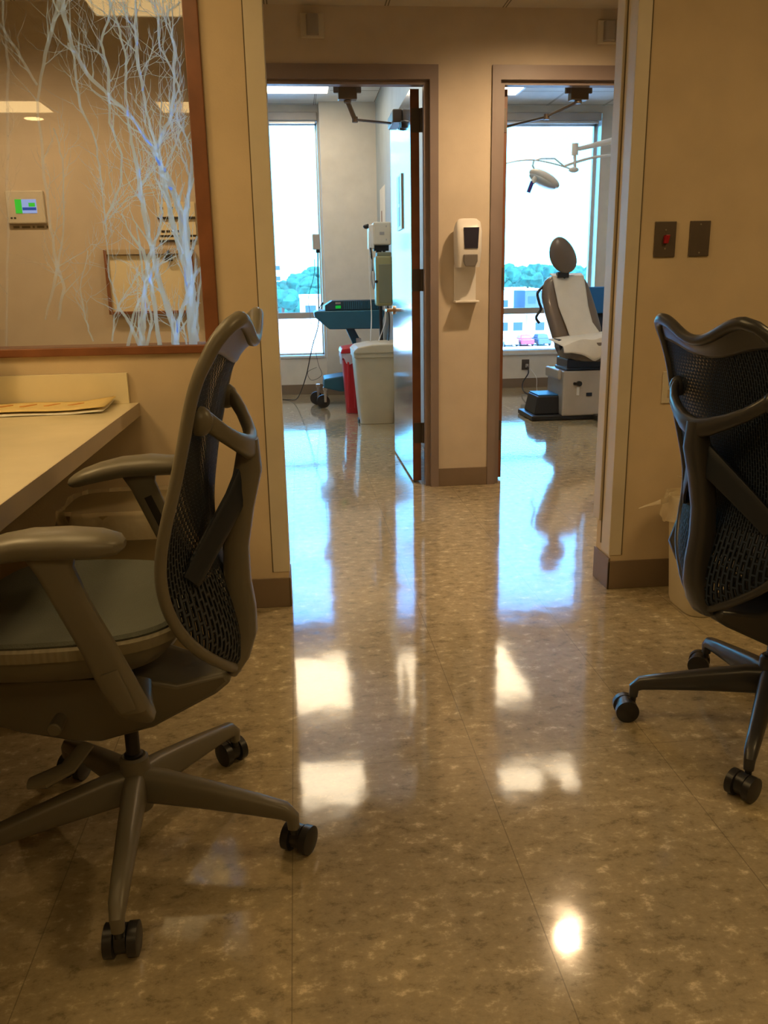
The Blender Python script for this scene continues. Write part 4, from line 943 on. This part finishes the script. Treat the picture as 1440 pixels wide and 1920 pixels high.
# ------------------------------------------------------------------ outside, far below the windows
GZ = -7.0
tag(MB().box(-160, 260, YW+6, 420, GZ-.2, GZ).build('parking_ground', K['ground'], smooth=False), 'pale concrete ground and parking lots far below the windows', 'ground')
def tree(x, y, zc, rr, label):
    r = root('tree', (x, y, GZ), label, 'tree', group='trees beyond the windows')
    b = MB(); b.cyl((x, y, GZ), (x, y, zc), .35, .2, n=8); b.build('trunk', K['cherry_dark'], r)
    b = MB()
    for k in range(9):
        q = Vector((random.uniform(-1, 1), random.uniform(-1, 1), random.uniform(-.5, .6)))*rr*.55
        b.ell(Vector((x, y, zc))+q, rr*.55, rr*.55, rr*.45, n=12)
    for v in b.v: v += Vector((random.uniform(-1, 1), random.uniform(-1, 1), random.uniform(-1, 1)))*rr*.07
    b.build('crown', K['leaf'], r)
TL = 'leafy tree in the bright band of trees beyond the windows'
for k, (px_, py_) in enumerate(((952, 523), (1046, 521), (990, 519), (1085, 522), (970, 520), (1024, 523), (1066, 520), (1005, 520), (938, 520), (1100, 520))):
    Y = 175+9*k; p = at(px_, py_, Y); tree(p.x, p.y, p.z, 3.4*Y/175, TL)
TL2 = 'tree seen low through the left exam room window'
for k, (px_, py_) in enumerate(((530, 566), (590, 545), (552, 572), (572, 538), (520, 552), (596, 525))):
    Y = 128+9*k; p = at(px_, py_, Y); tree(p.x, p.y, p.z, 2.6*Y/128, TL2)
def building(x0, x1, y0, y1, Y, m, label, win=True, dep=12):
    a = at(x0, y0, Y); c = at(x1, y1, Y); r = root('building', ((a.x+c.x)/2, Y+dep/2, GZ), label, 'building')
    MB().box(a.x, c.x, Y, Y+dep, GZ, a.z).build('building_walls', m, r, smooth=False)
    MB().box(a.x-.1, c.x+.1, Y-.1, Y+dep+.1, a.z, a.z+.35).build('parapet', K['bwhite'], r, smooth=False)
    if win:
        n = max(1, int((c.x-a.x)/2.2)); b = MB(); wz = a.z-2.2
        while wz > a.z-9 and wz > GZ:
            for k in range(n):
                cx = a.x+(k+.5)*(c.x-a.x)/n; b.box(cx-.7, cx+.7, Y-.05, Y+.02, wz, wz+1.2)
            wz -= 3
        if b.v: b.build('window_band', K['bdark'], r, smooth=False)
building(985, 1035, 545, 600, 150, K['bgrey'], 'grey blue office building seen left of the exam chair', dep=8)
building(930, 960, 552, 600, 148, K['bwhite'], 'low white building at the left end of the right window', dep=8)
building(965, 982, 542, 600, 160, K['bwhite'], 'narrow pale building between the white and the grey building', dep=8)
building(930, 984, 592, 640, 124, K['bwhite'], 'wide white flat roofed building low in the right window', dep=10)
building(990, 1034, 592, 640, 128, K['bwhite'], 'white building with dark windows just left of the exam chair seat', dep=10)
building(513, 532, 492, 600, 260, K['bwhite'], 'distant tall pale tower at the left of the left window', dep=20)
building(562, 603, 558, 600, 112, K['bwhite'], 'pale low building behind the slim pole in the left window', dep=8)
building(520, 608, 606, 650, 98, K['bwhite'], 'flat white roof low in the left window', win=False, dep=8)
for k, (px_, py_) in enumerate(((990, 645), (960, 640), (1022, 648))):
    p = at(px_, py_, 112); x = p.x; yc = 112; r = root('parked_car', (x, 114, GZ), ('red car parked below the right window', 'pale car parked below, left of the red car', 'dark car parked below, nearest the exam chair')[k], 'car')
    b = MB(); b.box(x-.9, x+.9, yc, yc+4.2, GZ+.3, GZ+.95); b.box(x-.8, x+.8, yc+.9, yc+3.4, GZ+.95, GZ+1.5, top=(.15, -.15, .4, -.4)); b.build('car_body', (K['carred'], K['bwhite'], K['bgrey'])[k], r, smooth=False, bevel=.1)
    for wx in (x-.85, x+.85):
        for wy in (yc+.8, yc+3.4): MB().cyl((wx-.1, wy, GZ+.33), (wx+.1, wy, GZ+.33), .33).build('wheel', K['black'], r)

# ------------------------------------------------------------------ sky and colour
wd = bpy.data.worlds.new('sky'); bpy.context.scene.world = wd; wd.use_nodes = True
ns, ls = wd.node_tree.nodes, wd.node_tree.links
bg = ns['Background']; tc = ns.new('ShaderNodeTexCoord'); sep = ns.new('ShaderNodeSeparateXYZ'); ls.new(tc.outputs['Generated'], sep.inputs[0])
rp = ns.new('ShaderNodeValToRGB'); e = rp.color_ramp.elements
e[0].position = .0; e[0].color = (.118, .74, 1, 1); e[1].position = .35; e[1].color = (.112, .40, 1, 1)
x = e.new(.10); x.color = (.115, .60, 1, 1)
ls.new(sep.outputs[2], rp.inputs['Fac']); ls.new(rp.outputs['Color'], bg.inputs['Color']); bg.inputs['Strength'].default_value = 10
sl = bpy.data.lights.new('sun', 'SUN'); sl.energy = 19; sl.color = (.66, .87, 1); sl.angle = .01
so = bpy.data.objects.new('sun', sl); C.objects.link(so); so.rotation_euler = (R_(38), 0, R_(12))
sc = bpy.context.scene
sc.view_settings.view_transform = 'Standard'; sc.view_settings.look = 'None'; sc.view_settings.exposure = 0; sc.view_settings.gamma = 1
sc.cycles.use_denoising = True; sc.cycles.max_bounces = 8; sc.cycles.diffuse_bounces = 4; sc.cycles.glossy_bounces = 4; sc.cycles.transparent_max_bounces = 24; sc.cycles.transmission_bounces = 4
sc.cycles.caustics_reflective = False; sc.cycles.caustics_refractive = False; sc.cycles.sample_clamp_indirect = 6
